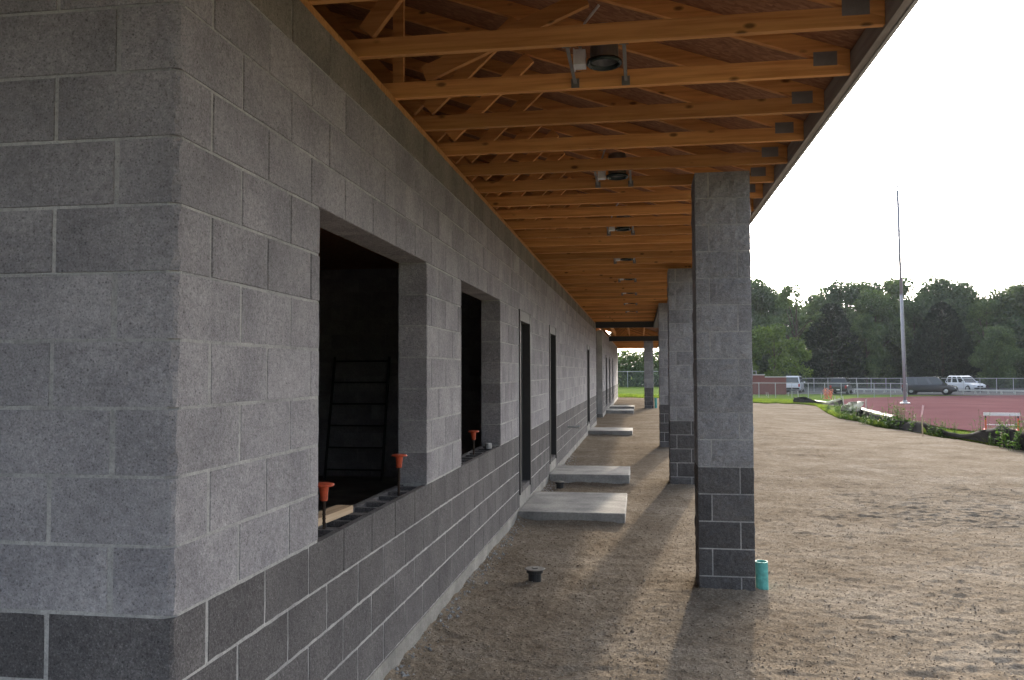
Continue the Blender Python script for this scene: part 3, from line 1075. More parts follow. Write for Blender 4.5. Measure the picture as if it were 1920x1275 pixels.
# steel beams and joists over the breezeway
def ibeam(parent, x0, x1, y, z0, z1):
    w = 0.075
    m = MB()
    m.box(x0, x1, y - w, y + w, z0, z0 + 0.014)
    m.box(x0, x1, y - w, y + w, z1 - 0.014, z1)
    m.box(x0, x1, y - 0.006, y + 0.006, z0 + 0.0135, z1 - 0.0135)
    m.box(x0, x1, y - w + 0.02, y - w + 0.026, z0 + 0.0145, z1 - 0.0145)
    return m.build('steel_beam', 'steel_dark', parent)
ibeam(bld, -0.15, 2.35, 23.9, 3.03, 3.27)
MB().box(COLX, COLX + CW, 16.75, 24.2, 3.03, 3.165).build('edge_beam', 'steel_dark', bld)

# ------------------------------------------------------------------ far wing
far = thing('concrete_block_wing', 'far wing of the block building beyond the dark breezeway opening', 'building', (0, 0, 0))
FY0, FY1 = 28.3, 50.0
fh = [(31.5, 32.5), (35.2, 36.2), (39.5, 40.5)]
m = MB()
for a, b, p, q_ in core_panels(FY0, FY1, -0.2, ZTOP - 0.004, [(a, b, SILL_Z, HEAD) for a, b in fh]):
    m.box(-TH + REC, -REC, a, b, p, q_)
m.box(-6.6, -TH + REC - 0.001, FY0 + REC, FY0 + TH, -0.2, ZTOP - 0.006)
fw_ = m.build('front_wall', 'mortar', far)
for dark in (True, False):
    m = MB()
    for k in range(-4, 11):
        if (k < 0) != dark: continue
        z0 = D0 + k * H + J / 2
        sp = fh if k < 7 and k > -4 else []
        for a, b in course(FY0, FY1, k, LEN if k % 2 else LEN / 2, sp):
            m.box(-TH, 0, a + J / 2, b - J / 2, z0, z0 + H - J)
        for a, b in course(TH + 0.003, 6.5, k, LEN if k % 2 else LEN / 2, []):
            m.box(-b + J / 2, -a - J / 2, FY0, FY0 + TH, z0, z0 + H - J)
    tag(m.build('blockwork', 'block_dark' if dark else 'block', fw_), kind='stuff')
MB().box(-6.6, -6.4, FY0 + TH + 0.01, FY1, -0.1, ZTOP).build('back_wall', 'block', far)
MB().box(-6.39, -TH - 0.01, FY1 - TH, FY1, -0.1, ZTOP).build('end_wall', 'block', far)
MB().box(-TH - 0.02, 0.006, FY0 - 0.012, FY1, -0.4, 0.1115).build('foundation', 'concrete', far)
MB().box(-TH + 0.01, -0.006, FY0, FY1, ZTOP, ZTOP + 0.038).build('wall_plate', 'plank', far)
for a, b in fh:
    fr_ = part_empty('door_frame', far, (0, a, SILL_Z))
    w = b - a; h = HEAD - SILL_Z - 0.01
    MB().box(-0.16, 0.012, 0.004, 0.056, 0, h).build('jamb', 'frame', fr_)
    MB().box(-0.16, 0.012, w - 0.056, w - 0.004, 0, h).build('jamb', 'frame', fr_)
    MB().box(-0.158, 0.008, 0.057, w - 0.057, h - 0.1, h - 0.002).build('head', 'frame', fr_)
    MB().box(-0.13, -0.085, 0.057, w - 0.057, 0.01, h - 0.101).build('door_leaf', 'frame', fr_)
for i in range(30):
    y = 35.9 + TSP * i
    if y < ROOF_Y1 - 0.1:
        make_truss(far, y, WEB_STD)
ibeam(far, -0.15, 2.3, 35.4, 3.03, 3.25)
for x in (0.30, 0.92, 1.54, 2.16):
    MB().box(x - 0.02, x + 0.02, 24.42, 35.3, 3.262, 3.45).build('joist', 'wood', far)
sheet(WALL_END + 0.41, ROOF_Y1, far)
make_column(far, 1.56, 36.2, seed=6)

# ------------------------------------------------------------------ recessed lamps between the trusses
def make_lamp(y, label):
    L = thing('recessed_light', label, 'ceiling light', (1.19, y, ZB), 0, 'unfinished recessed lights along the canopy')
    MB().lathe([(0.072, 0.03), (0.072, 0.19), (0.066, 0.205), (0.0, 0.205)], 24, (0, 0, 0)).build('lamp_can', 'lamp_can', L, smooth=False)
    MB().lathe([(0.072, 0.032), (0.090, 0.030), (0.092, 0.016), (0.084, 0.010), (0.074, 0.013), (0.070, 0.030)], 28).build('trim_ring', 'lamp_dark', L, smooth=True)
    MB().lathe([(0.070, 0.03), (0.06, 0.11), (0.0, 0.13)], 24).build('reflector', 'lamp_can', L, smooth=True)
    m = MB().box(-0.150, -0.094, -0.04, 0.04, 0.008, 0.085)
    m.box(-0.156, -0.1505, -0.046, 0.046, 0.002, 0.09)
    m.build('junction_box', 'lamp_white', L)
    for x in (-0.17, 0.105):
        m = MB().box(x - 0.009, x + 0.009, -TSP / 2 + 0.0, TSP / 2 - 0.0, 0.02, 0.023)
        for s in (-1, 1):
            m.box(x - 0.022, x + 0.022, s * 0.283 - 0.002, s * 0.283 + 0.002, -0.001, 0.05)
        m.build('hanger_bar', 'plate', L)
    MB().path([(-0.12, 0, 0.085), (-0.13, 0.02, 0.16), (-0.10, 0.05, 0.26), (-0.03, 0.08, 0.36)], [0.008] * 4, 6).build('conduit', 'lamp_white', L)
lamp_lbl = ['recessed lamp can nearest the camera, with pale junction box',
            'second recessed lamp can along the canopy, just ahead of the first column',
            'third recessed lamp can along the canopy',
            'fourth recessed lamp can along the canopy, near the second column top',
            'fifth recessed lamp can along the canopy, small in the distance',
            'sixth recessed lamp can along the canopy, smaller in the distance',
            'seventh and farthest visible recessed lamp can before the dark beams',
            'eighth recessed lamp can, last before the steel beam']
for i in range(8):
    make_lamp(TY0 + TSP * (0.5 + 4 * i), lamp_lbl[i])

# ------------------------------------------------------------------ stoops, pipes, sill pieces
def stoop(x1, y0, y1, zt_, label, seed):
    rr = random.Random(seed)
    me = chamfer_box(x1 - 0.012, y1 - y0, zt_ + 0.25, 0.008, seed, 0.003)
    me.materials.append(M['slab'])
    o = link('concrete_stoop', me, None, (0.012 + (x1 - 0.012) / 2, (y0 + y1) / 2, (zt_ - 0.25) / 2))
    tag(o, label, 'concrete slab', 'concrete stoops at the doors')
stoop(1.185, 6.87, 8.42, 0.105, 'nearest concrete stoop slab, on the ground at the first door', 1)
stoop(1.19, 10.06, 11.25, 0.13, 'second concrete stoop slab, right behind the nearest one at the second door', 2)
stoop(1.15, 19.6, 20.9, 0.11, 'third concrete stoop slab, alone at the third door along the wall', 3)
stoop(1.10, 31.2, 32.8, 0.11, 'fourth concrete stoop slab, first beyond the breezeway', 4)
stoop(1.10, 35.0, 36.6, 0.11, 'fifth concrete stoop slab, farthest along the wall', 5)

def cleanout(x, y, label, s=1.0):
    c = thing('drain_cleanout', label, 'drain pipe', (x, y, -0.01), 0.3)
    MB().lathe([(0.052 * s, -0.1), (0.052 * s, 0.055), (0.066 * s, 0.06), (0.066 * s, 0.085), (0.0, 0.085)], 20).build('pipe_body', 'black_pvc', c, smooth=False)
    m = MB().lathe([(0.0, 0.093), (0.074 * s, 0.093), (0.082 * s, 0.088), (0.08 * s, 0.0855), (0.0, 0.0855)], 20)
    m.box(-0.02, 0.02, -0.02, 0.02, 0.0925, 0.099)
    m.build('plug', 'grey_cap', c)
cleanout(0.517, 4.34, 'short black drain cleanout with grey plug in the open dirt nearest the camera')
cleanout(0.215, 9.60, 'black drain cleanout with grey plug between the two nearest stoop slabs')

def stub_pipe(x, y, r, h, label):
    o = MB().lathe([(r, -0.2), (r, h), (r - 0.006, h + 0.001), (r - 0.007, -0.2)], 24).build('drain_pipe', 'turquoise', None, (x, y, 0), smooth=False)
    o.rotation_euler = (R(1.5), R(-1), 0)
    tag(o, label, 'pipe', 'turquoise pipes beside the columns')
stub_pipe(2.262, 4.33, 0.047, 0.195, 'turquoise plastic pipe stub standing beside the nearest column')
stub_pipe(2.07, 36.4, 0.06, 0.45, 'turquoise plastic pipe beside the far column beyond the breezeway')
m = MB().tube((0.0, 0, 0), (0.20, 0, 0.0), 0.022, seg=12); m.tube((-0.005, 0, 0), (0.012, 0, 0), 0.035, seg=12)
m.tube((0.17, 0, 0), (0.225, 0, 0.0), 0.028, seg=12)
tag(m.build('wall_pipe', 'grey_pipe', None, (0.0, 13.5, 0.60)), 'grey pipe stub sticking out of the wall past the second door', 'pipe')

def rebar(x, y, hgt, label, tilt=0.0):
    t = thing('rebar', label, 'rebar', (x, y, D0 - 0.19), 0, 'capped rebars on the window sills')
    m = MB().tube((0, 0, 0), (0, 0, hgt + 0.17), 0.0075, seg=8)
    for i in range(int((hgt + 0.15) / 0.02)):
        m.tube((0, 0, 0.01 + i * 0.02), (0, 0, 0.0135 + i * 0.02), 0.0092, seg=8)
    m.build('rod', 'rebar', t)
    z = hgt + 0.19
    c = MB().lathe([(0.0, z - 0.075), (0.0165, z - 0.075), (0.018, z - 0.05), (0.0225, z - 0.012), (0.024, z - 0.009), (0.046, z - 0.007), (0.0475, z - 0.003), (0.046, z + 0.002), (0.03, z + 0.006), (0.0, z + 0.008)], 22)
    c.build('safety_cap', 'orange', t, smooth=False)
    t.rotation_euler = (tilt, 0, 0)
rebar(-0.09, 1.415, 0.20, 'rebar with orange mushroom cap at the left edge of the near window', 0.03)
rebar(-0.09, 2.60, 0.215, 'rebar with orange mushroom cap at the far end of the near window', -0.05)
rebar(-0.09, 4.91, 0.20, 'rebar with orange mushroom cap in the second window', 0.04)
m = MB().box(-0.185, -0.095, -0.22, 0.22, 0, 0.036)
o = m.build('lumber_offcut', 'plank', None, (-0.03, 1.63, D0 - 0.004)); o.rotation_euler = (0, 0, R(-4))
tag(o, 'pale lumber offcut lying on the near window sill', 'board')
o = MB().add([(0.03 * math.cos(a) * (1 + .3 * math.sin(3 * a)), 0.04 * math.sin(a), z * 0.05) for z in (0, 1) for a in [i * 0.7 for i in range(9)]],
             [tuple(range(8, -1, -1)), tuple(range(9, 18))] + [(i, (i + 1) % 9, 9 + (i + 1) % 9, 9 + i) for i in range(9)]).build('mortar_lump', 'mortar', None, (-0.06, 5.45, D0 - 0.002))
tag(o, 'small grey mortar lump on the second window sill', 'mortar')

# scaffold frame leaning in the dark room, and a pail
t = thing('scaffold_frame', 'dark scaffold end frame leaning on the far wall inside the near window', 'scaffold', (-2.55, 8.72, 0.165), 0.0)
for x in (-0.41, 0.41):
    MB().tube((x, 0, 0), (x * 0.98, 0.36, 1.70), 0.019, seg=10).build('upright', 'black_pvc', t)
for i in range(6):
    zz = 0.14 + i * 0.30
    MB().tube((-0.41, zz * 0.2118, zz), (0.41, zz * 0.2118, zz), 0.012, seg=8).build('rung', 'black_pvc', t)
t = thing('pail', 'dark pail behind the leftmost orange rebar cap', 'pail', (-0.75, 1.75, 0.162))
MB().box(-0.25, 0.25, -0.25, 0.25, 0, 0.55).build('crate_stand', 'black_pvc', t)
MB().lathe([(0.10, 0.551), (0.13, 0.88), (0.135, 0.88), (0.135, 0.86), (0.128, 0.86), (0.10, 0.56)], 20).build('pail_body', 'black_pvc', t)

# ------------------------------------------------------------------ loose stones (uncountable)
def pebbles(n, seed):
    rg = np.random.default_rng(seed)
    d = 2.6 + 12 * rg.random(n) ** 1.6
    th = rg.uniform(-0.30, 0.50, n)
    x = CAM.x + np.sin(th) * d; y = CAM.y + np.cos(th) * d
    keep = (x > 0.02) & ~((x > COLX - .02) & (x < COLX + CW + .02) & (np.abs(y - 4.35) < .24))
    keep &= ~((x < 1.2) & (y > 6.8) & (y < 8.5)) & ~((x < 1.2) & (y > 10.0) & (y < 11.3))
    x, y = x[keep], y[keep]; n = len(x)
    rad = np.hypot(x - CAM.x, y - CAM.y)
    s = 0.0022 + 0.0055 * rg.random(n) ** 4
    big = rg.random(n) < 0.002
    s[big] *= 2.2
    z = zt(x, y) + yard_z(x, y, rad) + s * 0.25
    oc = np.array([(1, 0, 0), (-1, 0, 0), (0, 1, 0), (0, -1, 0), (0, 0, 1), (0, 0, -1)], float)
    jit = 1 + rg.uniform(-0.35, 0.35, (n, 6, 1))
    v = oc[None] * jit * s[:, None, None] * np.array([1, 1, 0.7])
    a = rg.uniform(0, 6.28, n)
    ca, sa = np.cos(a)[:, None], np.sin(a)[:, None]
    vx = v[..., 0] * ca - v[..., 1] * sa; vy = v[..., 0] * sa + v[..., 1] * ca
    v = np.stack([vx + x[:, None], vy + y[:, None], v[..., 2] + z[:, None]], -1)
    f = np.array([(0, 2, 4), (2, 1, 4), (1, 3, 4), (3, 0, 4), (2, 0, 5), (1, 2, 5), (3, 1, 5), (0, 3, 5)])
    F = (np.arange(n)[:, None, None] * 6 + f[None]).reshape(-1, 3)
    return v.reshape(-1, 3), F
def mat_pebble():
    m, nt, b = new_mat('pebble_stone')
    g = pos_vec(nt)
    r = ramp(nt, [(0, (0.13, 0.10, 0.08)), (0.5, (0.27, 0.21, 0.16)), (0.9, (0.40, 0.34, 0.27)), (1.0, (0.55, 0.50, 0.44))])
    nt.links.new(g.outputs["Random Per Island"], r.inputs[0])
    nt.links.new(r.outputs[0], b.inputs["Base Color"])
    b.inputs["Roughness"].default_value = 0.9
    b.inputs["Specular IOR Level"].default_value = 0.2
    return m
M['pebble'] = mat_pebble()
v, f = pebbles(60000, 5)
tag(link('gravel', numpy_mesh('gravel', v, f, 'pebble', False)), 'loose pea gravel scattered over the dirt', 'gravel', kind='stuff')

def crumbs(n, seed):
    rg = np.random.default_rng(seed)
    y = rg.uniform(0.6, 14, n) ; x = 0.008 + np.abs(rg.normal(0, 0.07, n))
    ok = ~((x < 1.2) & (((y > 6.8) & (y < 8.5)) | ((y > 10.0) & (y < 11.3))))
    x, y = x[ok], y[ok]; n = len(x)
    z = zt(x, y) + yard_z(x, y, np.hypot(x - CAM.x, y - CAM.y)) + 0.002
    s_ = 0.004 + 0.012 * rg.random(n) ** 3
    oc = np.array([(1, 0, 0), (-1, 0, 0), (0, 1, 0), (0, -1, 0), (0, 0, 1), (0, 0, -1)], float)
    v = oc[None] * (1 + rg.uniform(-0.4, 0.4, (n, 6, 1))) * s_[:, None, None] + np.stack([x, y, z], -1)[:, None]
    f = np.array([(0, 2, 4), (2, 1, 4), (1, 3, 4), (3, 0, 4), (2, 0, 5), (1, 2, 5), (3, 1, 5), (0, 3, 5)])
    return v.reshape(-1, 3), (np.arange(n)[:, None, None] * 6 + f[None]).reshape(-1, 3)
v, f = crumbs(900, 3)
tag(link('mortar_crumbs', numpy_mesh('mortar_crumbs', v, f, 'mortar', False)), 'grey mortar crumbs along the foot of the wall', 'rubble', kind='stuff')

# ------------------------------------------------------------------ silt fence, stakes, weeds, hurdle, flagpole
def cloth(pts_top, pts_bot, nseg=14, nh=5, sag=0.0, wob=0.03, seed=1, name='fabric', mat='fabric_black', parent=None):
    """a hanging strip of fabric with real thickness between two edge lines"""
    rr = np.random.default_rng(seed)
    def samp(P, s):
        P = [Vector(p) for p in P]
        n = len(P) - 1
        i = min(int(s * n), n - 1); f = s * n - i
        return P[i].lerp(P[i + 1], f)
    vs = []; 
    for i in range(nseg + 1):
        s = i / nseg
        a = samp(pts_top, s); b = samp(pts_bot, s)
        a = a - Vector((0, 0, sag * math.sin(math.pi * s)))
        for j in range(nh + 1):
            p = b.lerp(a, j / nh)
            w = wob * (0.3 + j / nh)
            vs.append((p.x + w * rr.uniform(-1, 1), p.y + w * rr.uniform(-1, 1), p.z + 0.4 * w * rr.uniform(-1, 1)))
    fs = []
    st = nh + 1
    for i in range(nseg):
        for j in range(nh):
            fs.append((i * st + j, (i + 1) * st + j, (i + 1) * st + j + 1, i * st + j + 1))
    off = len(vs)
    vs2 = [(p[0] + 0.012, p[1] + 0.012, p[2]) for p in vs]
    fs2 = [tuple(k + off for k in reversed(q_)) for q_ in fs]
    for i in range(nseg):
        fs2.append((i * st + nh, (i + 1) * st + nh, off + (i + 1) * st + nh, off + i * st + nh))
    return MB().add(vs + vs2, fs + fs2).build(name, mat, parent, smooth=True)

def stake(parent, p, h, lean=(0, 0), r=0.02):
    m = MB()
    q_ = Vector(p) + Vector((lean[0], lean[1], h))
    m.tube(Vector(p) - Vector((0, 0, 0.15)), q_, r * 1.25, r * 1.2, 4)
    return m.build('stake', 'stake', parent)

def P(px, py, dz=0.0):
    p = at(px, py); p.z += dz
    return p

# right-hand run between two stakes, sagging
sfA = thing('silt_fence', 'black silt fence sagging between two stakes in front of the hurdle', 'silt fence', group='silt fence runs')
a, b = P(1728, 812), P(1880, 838)
cloth([a + Vector((0, 0, 0.34)), a.lerp(b, 0.5) + Vector((0.1, .1, 0.25)), b + Vector((0, 0, 0.50))], [a + Vector((.12, -.1, 0.02)), a.lerp(b, 0.5) + Vector((.1, -.2, 0.03)), b + Vector((0.1, 0, 0.02))], 18, 5, 0.13, 0.03, 3, parent=sfA)
stake(sfA, b, 0.58, (0.01, 0))
c_ = P(1990, 858)
cloth([b + Vector((0, 0, 0.48)), c_ + Vector((0, 0, 0.45))], [b, c_], 10, 5, 0.06, 0.03, 4, parent=sfA)
stake(sfA, c_, 0.55)
# middle run whose upper edge is folded and pale
sfB = thing('silt_fence', 'collapsing silt fence with pale folded top edge behind yellow flowers', 'silt fence', group='silt fence runs')
a, b = P(1612, 786), P(1668, 801)
cloth([a + Vector((0, 0, 0.42)), b + Vector((0, 0, 0.36))], [a + Vector((0, -.15, 0.0)), b + Vector((0, -.1, 0))], 10, 4, 0.03, 0.04, 5, parent=sfB)
cloth([a + Vector((.25, .5, 0.47)), b + Vector((.3, .4, 0.40))], [a + Vector((0, -.04, 0.42)), b + Vector((0, -.04, .36))], 10, 2, 0.03, 0.03, 6, mat='fabric_pale', parent=sfB, name='folded_edge')
cloth([b + Vector((0, 0, 0.34)), P(1728, 811) + Vector((0, .1, 0.34))], [b, P(1728, 812)], 10, 4, 0.05, 0.03, 8, parent=sfB)
stake(sfB, a + Vector((-0.15, 0.1, 0)), 0.5, (0.05, 0))
# crumpled heap
sfC = thing('silt_fence', 'crumpled pale heap of silt fence fabric among the green weeds', 'silt fence', group='silt fence runs')
a, b = P(1583, 780), P(1613, 787)
cloth([a + Vector((0, 0.3, 0.42)), a.lerp(b, .5) + Vector((0, .5, 0.62)), b + Vector((.2, .2, 0.75))], [a, a.lerp(b, .5) + Vector((0, -.2, .05)), b], 12, 6, 0.0, 0.10, 9, mat='fabric_pale', parent=sfC)
cloth([a + Vector((-.2, 0.0, 0.30)), b + Vector((0, -.2, 0.35))], [a + Vector((-.2, -.4, 0)), b + Vector((0, -.5, 0))], 10, 5, 0.0, 0.09, 10, mat='fabric_black', parent=sfC)
# far run with dark bank
sfD = thing('silt_fence', 'far black silt fence run dropping from a dark mound to the ground', 'silt fence', group='silt fence runs')
a, b, c_ = P(1488, 755), P(1530, 757), P(1582, 763)
cloth([a + Vector((0, .2, 0.35)), P(1508, 756, 0.42), b + Vector((0, .3, .16)), P(1556, 759, .10), c_ + Vector((0, .3, 0.42))], [a, P(1508, 756.5), b, P(1556, 760), c_], 26, 5, 0.0, 0.05, 11, parent=sfD)
cloth([P(1532, 757, .20) + Vector((0, .9, 0)), P(1556, 759, .16) + Vector((0, .9, 0)), c_ + Vector((0, 1.0, 0.45))], [P(1532, 757, .17), P(1556, 759, .12), c_ + Vector((0, .28, .42))], 14, 2, 0, 0.03, 12, mat='fabric_pale', parent=sfD, name='folded_edge')

stk = [(1437, 741, 0.35, 'short pale survey stake in the grass, leftmost by the column'), (1441, 744, 0.5, 'pale survey stake leaning beside a shorter one near the column'),
       (1478, 741, 0.4, 'pale survey stake in front of the white van'), (1498, 753, 0.85, 'tall pale stake standing at the dark mound'),
       (1540, 745, 0.45, 'pale stake left of the orange netting'), (1566, 757, 0.55, 'leaning pale stake just right of the orange netting'),
       (1583, 765, 0.75, 'upright pale stake between netting and crumpled fabric'), (1624, 771, 0.7, 'lone thin pale stake at the track edge'),
       ]
for i, (px, py, h, lb) in enumerate(stk):
    p = P(px, py)
    o = MB().tube((0, 0, -0.1), (random.uniform(-.08, .08), 0, h * 0.86), 0.028, 0.026, 4).build('survey_stake', 'coping', None, p)
    tag(o, lb, 'stake', 'pale stakes along the yard edge')
p = P(1730, 818)
t = thing('marker_stake', 'wooden marker stake with pink ribbon at the sagging fence', 'stake', p)
MB().tube((0, 0, -0.1), (0.0, 0, 0.62), 0.018, 0.018, 4).build('stake', 'stake', t)
MB().add([(-0.035, 0, 0.56), (0.01, 0.01, 0.58), (0.055, 0.0, 0.88), (0.02, 0.01, 0.90), (-0.035, 0.012, 0.56), (0.01, 0.022, 0.58), (0.055, 0.012, 0.88), (0.02, 0.022, 0.90)],
         [(0, 1, 2, 3), (7, 6, 5, 4), (0, 4, 5, 1), (1, 5, 6, 2), (2, 6, 7, 3), (3, 7, 4, 0)]).build('ribbon', 'ribbon', t)

# crumpled orange netting: strands of a rolled mesh
t = thing('safety_netting', 'crumpled orange safety netting standing in the weeds', 'safety net', P(1553, 757))
rr = random.Random(4)
for i in range(16):
    pts = []
    x0 = rr.uniform(-0.24, 0.24)
    for j in range(6):
        pts.append((x0 + rr.uniform(-0.12, 0.12), rr.uniform(-0.2, 0.2), 0.28 + 0.75 * j / 5 * (0.6 + 0.4 * rr.random())))
    MB().path(pts, [0.016] * 6, 4).build('net_strand', 'net', t)

def weed_mesh(seed, h=0.45, n=70, mat='weed', flowers=0):
    rr = random.Random(seed)
    m = MB(); 
    for s in range(6):
        bx, by = rr.uniform(-.12, .12), rr.uniform(-.12, .12)
        tx, ty, tzz = bx + rr.uniform(-.15, .15), by + rr.uniform(-.15, .15), h * rr.uniform(0.6, 1.1)
        m.tube((bx, by, -0.03), (tx, ty, tzz), 0.006, 0.003, 4, False)
        for k in range(n // 6):
            f = rr.uniform(0.1, 1.0)
            c = Vector((bx + (tx - bx) * f, by + (ty - by) * f, tzz * f))
            d = Vector((rr.uniform(-1, 1), rr.uniform(-1, 1), rr.uniform(-.2, .7))).normalized()
            L = rr.uniform(0.07, 0.15) * (1.15 - 0.5 * f); w = L * 0.28
            sd = d.cross(Vector((0, 0, 1))).normalized() * w
            mid = c + d * L * 0.5
            m.add([c, mid + sd, c + d * L + Vector((0, 0, -L * .2)), mid - sd], [(0, 1, 2, 3)])
    return m.mesh('weed', mat)
WM = [weed_mesh(i, 0.35 + 0.12 * i) for i in range(5)]
def flower_mesh(seed):
    rr = random.Random(seed); m = MB()
    for i in range(16):
        c = (rr.uniform(-.2, .2), rr.uniform(-.2, .2), rr.uniform(.22, .42))
        m.lathe([(0.0, 0.02), (0.03, 0.018), (0.034, 0.0), (0.0, -0.01)], 6, c)
    return m.mesh('flowers', 'petal')
FM = flower_mesh(3)
def weed_row(cat_label, pts, var_, sc, seed, flower=False, name='weed_clump'):
    pass
weeds = []
rr = random.Random(12)
wspots = [(1556, 774, 'low weed clump at the left tip of the dirt edge'), (1572, 781, 'bright weed clump before the crumpled pale fabric'), (1586, 786, 'weed clump under the crumpled fabric'),
          (1602, 790, 'dark weed clump right of the crumpled fabric'), (1628, 797, 'weed clump below the folded silt fence edge'), (1650, 800, 'weed clump left of the yellow flowers'),
          (1661, 801, 'yellow flowering weed clump at the end of the folded fence'), (1680, 804, 'tall weed clump right of the yellow flowers'), (1693, 806, 'bushy weed clump in the middle of the dirt edge'),
          (1708, 808, 'weed clump two steps left of the ribbon stake'), (1722, 811, 'weed clump touching the ribbon stake'), (1757, 818, 'thin weed clump in front of the sagging fence'),
          (1768, 820, 'small weed clump at the lowest sag of the fence'), (1789, 823, 'lone weed sprig in front of the black fabric'), (1843, 830, 'upright weed under the left leg of the hurdle'),
          (1862, 836, 'low weed left of the wooden fence stake'), (1897, 842, 'large leafy weed right of the wooden fence stake'), (1912, 846, 'leafy weed clump at the right edge of the picture')]
for i, (px, py, lb) in enumerate(wspots):
    p = P(px, py - 2)
    s = {11: 0.75, 12: 0.6, 13: 0.6, 14: 0.95, 15: 0.5, 16: 1.1, 17: 1.0, 7: 1.2, 8: 1.1}.get(i, 0.9)
    t = thing('weed_clump', lb, 'weed', p, rr.uniform(0, 6), 'weeds along the silt fence', (s, s, s))
    link('foliage', WM[i % 5], t)
    for e in range(2):
        link('foliage', WM[(i + 1 + e) % 5], t, (rr.uniform(-.3, .3), rr.uniform(-.2, .3), 0), (0, 0, rr.uniform(0, 6)))
    if 'yellow flowering' in lb:
        link('flowers', FM, t)

# grass blades along the edge of the yard (uncountable)
def blades(n, seed, t0, t1, spread, h):
    rg = np.random.default_rng(seed)
    th = rg.uniform(t0, t1, n)
    rb = r_bound(th) + rg.random(n) ** 2 * spread - 0.15
    x = CAM.x + np.sin(th) * rb; y = CAM.y + np.cos(th) * rb
    z = zt(x, y) - 0.07
    hh = h * rg.uniform(0.4, 1.0, n)
    a = rg.uniform(0, 6.28, n); w = 0.012
    lx, ly = rg.normal(0, .3, n) * hh, rg.normal(0, .3, n) * hh
    v = np.stack([np.stack([x - w * np.cos(a), y - w * np.sin(a), z], -1), np.stack([x + w * np.cos(a), y + w * np.sin(a), z], -1), np.stack([x + lx, y + ly, z + hh], -1)], 1)
    F = np.arange(n * 3).reshape(-1, 3)
    return v.reshape(-1, 3), F
v1, f1 = blades(26000, 1, theta_of(1548), theta_of(1980), 1.6, 0.26)
v2, f2 = blades(30000, 2, theta_of(1405), theta_of(1550), 14.0, 0.16)
v3, f3 = blades(6000, 3, theta_of(1140), theta_of(1260), 8.0, 0.15)
v = np.concatenate([v1, v2, v3]); f = np.concatenate([f1, f2 + len(v1), f3 + len(v1) + len(v2)])
tag(link('grass', numpy_mesh('grass', v, f, 'grassblade', False)), 'ragged green grass along the edge of the dirt yard', 'grass', kind='stuff')

# hurdle on the track
p = bearing(1876, 31.5)
t = thing('hurdle', 'track hurdle with white top bar and orange legs', 'hurdle', p + Vector((0, 0, 0.01)), R(-16))
MB().box(-0.52, 0.52, -0.012, 0.012, 0.50, 0.60).build('top_bar', 'white_paint', t)
for s in (-1, 1):
    MB().box(s * 0.46 - 0.02, s * 0.46 + 0.02, 0.013, 0.045, 0.30, 0.52).build('sleeve', 'black_pvc', t)
    MB().box(s * 0.46 - 0.024, s * 0.46 + 0.024, 0.011, 0.05, 0.02, 0.42).build('leg', 'orange', t)
    MB().box(s * 0.46 - 0.02, s * 0.46 + 0.02, 0.0, 0.6, 0.0, 0.035).build('foot', 'orange', t)
MB().tube((-0.44, 0.03, 0.2), (0.44, 0.03, 0.2), 0.015).build('crossbar', 'galv', t)

# flagpole
p = at(1697, 757)
dfp = math.hypot(p.x - CAM.x, p.y - CAM.y)
hfp = (757 - 353) / FPX * dfp * 0.915
t = thing('flagpole', 'tall silver flagpole with ball top at the track edge', 'flagpole', p, 0)
MB().path([(0, 0, 0), (0, 0, hfp * .5), (0, 0, hfp * .985)], [0.088, 0.086, 0.080], 14).build('pole', 'silver_paint', t, smooth=True)
MB().lathe([(0, -0.09), (.065, -0.065), (.09, 0), (.065, .065), (0, .09)], 12, (0, 0, hfp)).build('ball', 'silver_paint', t, smooth=True)
MB().lathe([(0.0, -0.05), (0.34, -0.05), (0.30, 0.07), (0.15, 0.10), (0.12, 0.22), (0, .22)], 14).build('base_collar', 'grey_pipe', t)
MB().tube((0.13, -0.03, 1.2), (0.075, -0.03, hfp * .97), 0.008, seg=4).build('halyard', 'white_paint', t)
t.rotation_euler = (R(0.4), R(-0.9), 0)

# ------------------------------------------------------------------ fences, guard rail, brick wall
def chain_fence(p0, p1, h, n, label, name='chain_link_fence'):
    v_ = p1 - p0
    L = math.hypot(v_.x, v_.y)
    t = thing(name, label, 'fence', p0, math.atan2(v_.y, v_.x))
    dz = v_.z
    zf = lambda s: dz * s
    for i in range(n + 1):
        s = i / n
        MB().tube((L * s, 0, zf(s) - 0.1), (L * s, 0, zf(s) + h + 0.04), 0.032, seg=8).build('post', 'galv', t)
    MB().tube((0, 0, h), (L, 0, h + dz), 0.024, seg=8).build('top_rail', 'galv', t)
    m = MB().add([(0, 0.03, 0.03), (L, 0.03, 0.03 + dz), (L, 0.03, h + dz), (0, 0.03, h)], [(0, 1, 2, 3)])
    m.build('mesh_panel', 'chain', t)
    return t
chain_fence(bearing(1330, 78), bearing(1700, 84), 1.22, 12, 'low chain link fence left of the flagpole in front of the brick wall')
chain_fence(bearing(1500, 104), bearing(2100, 104), 1.55, 20, 'long chain link fence with top rail in front of the parked cars')
chain_fence(Vector((-14, 92, 0)), Vector((14, 92, 0)), 1.7, 10, 'chain link fence seen at the far end of the corridor')

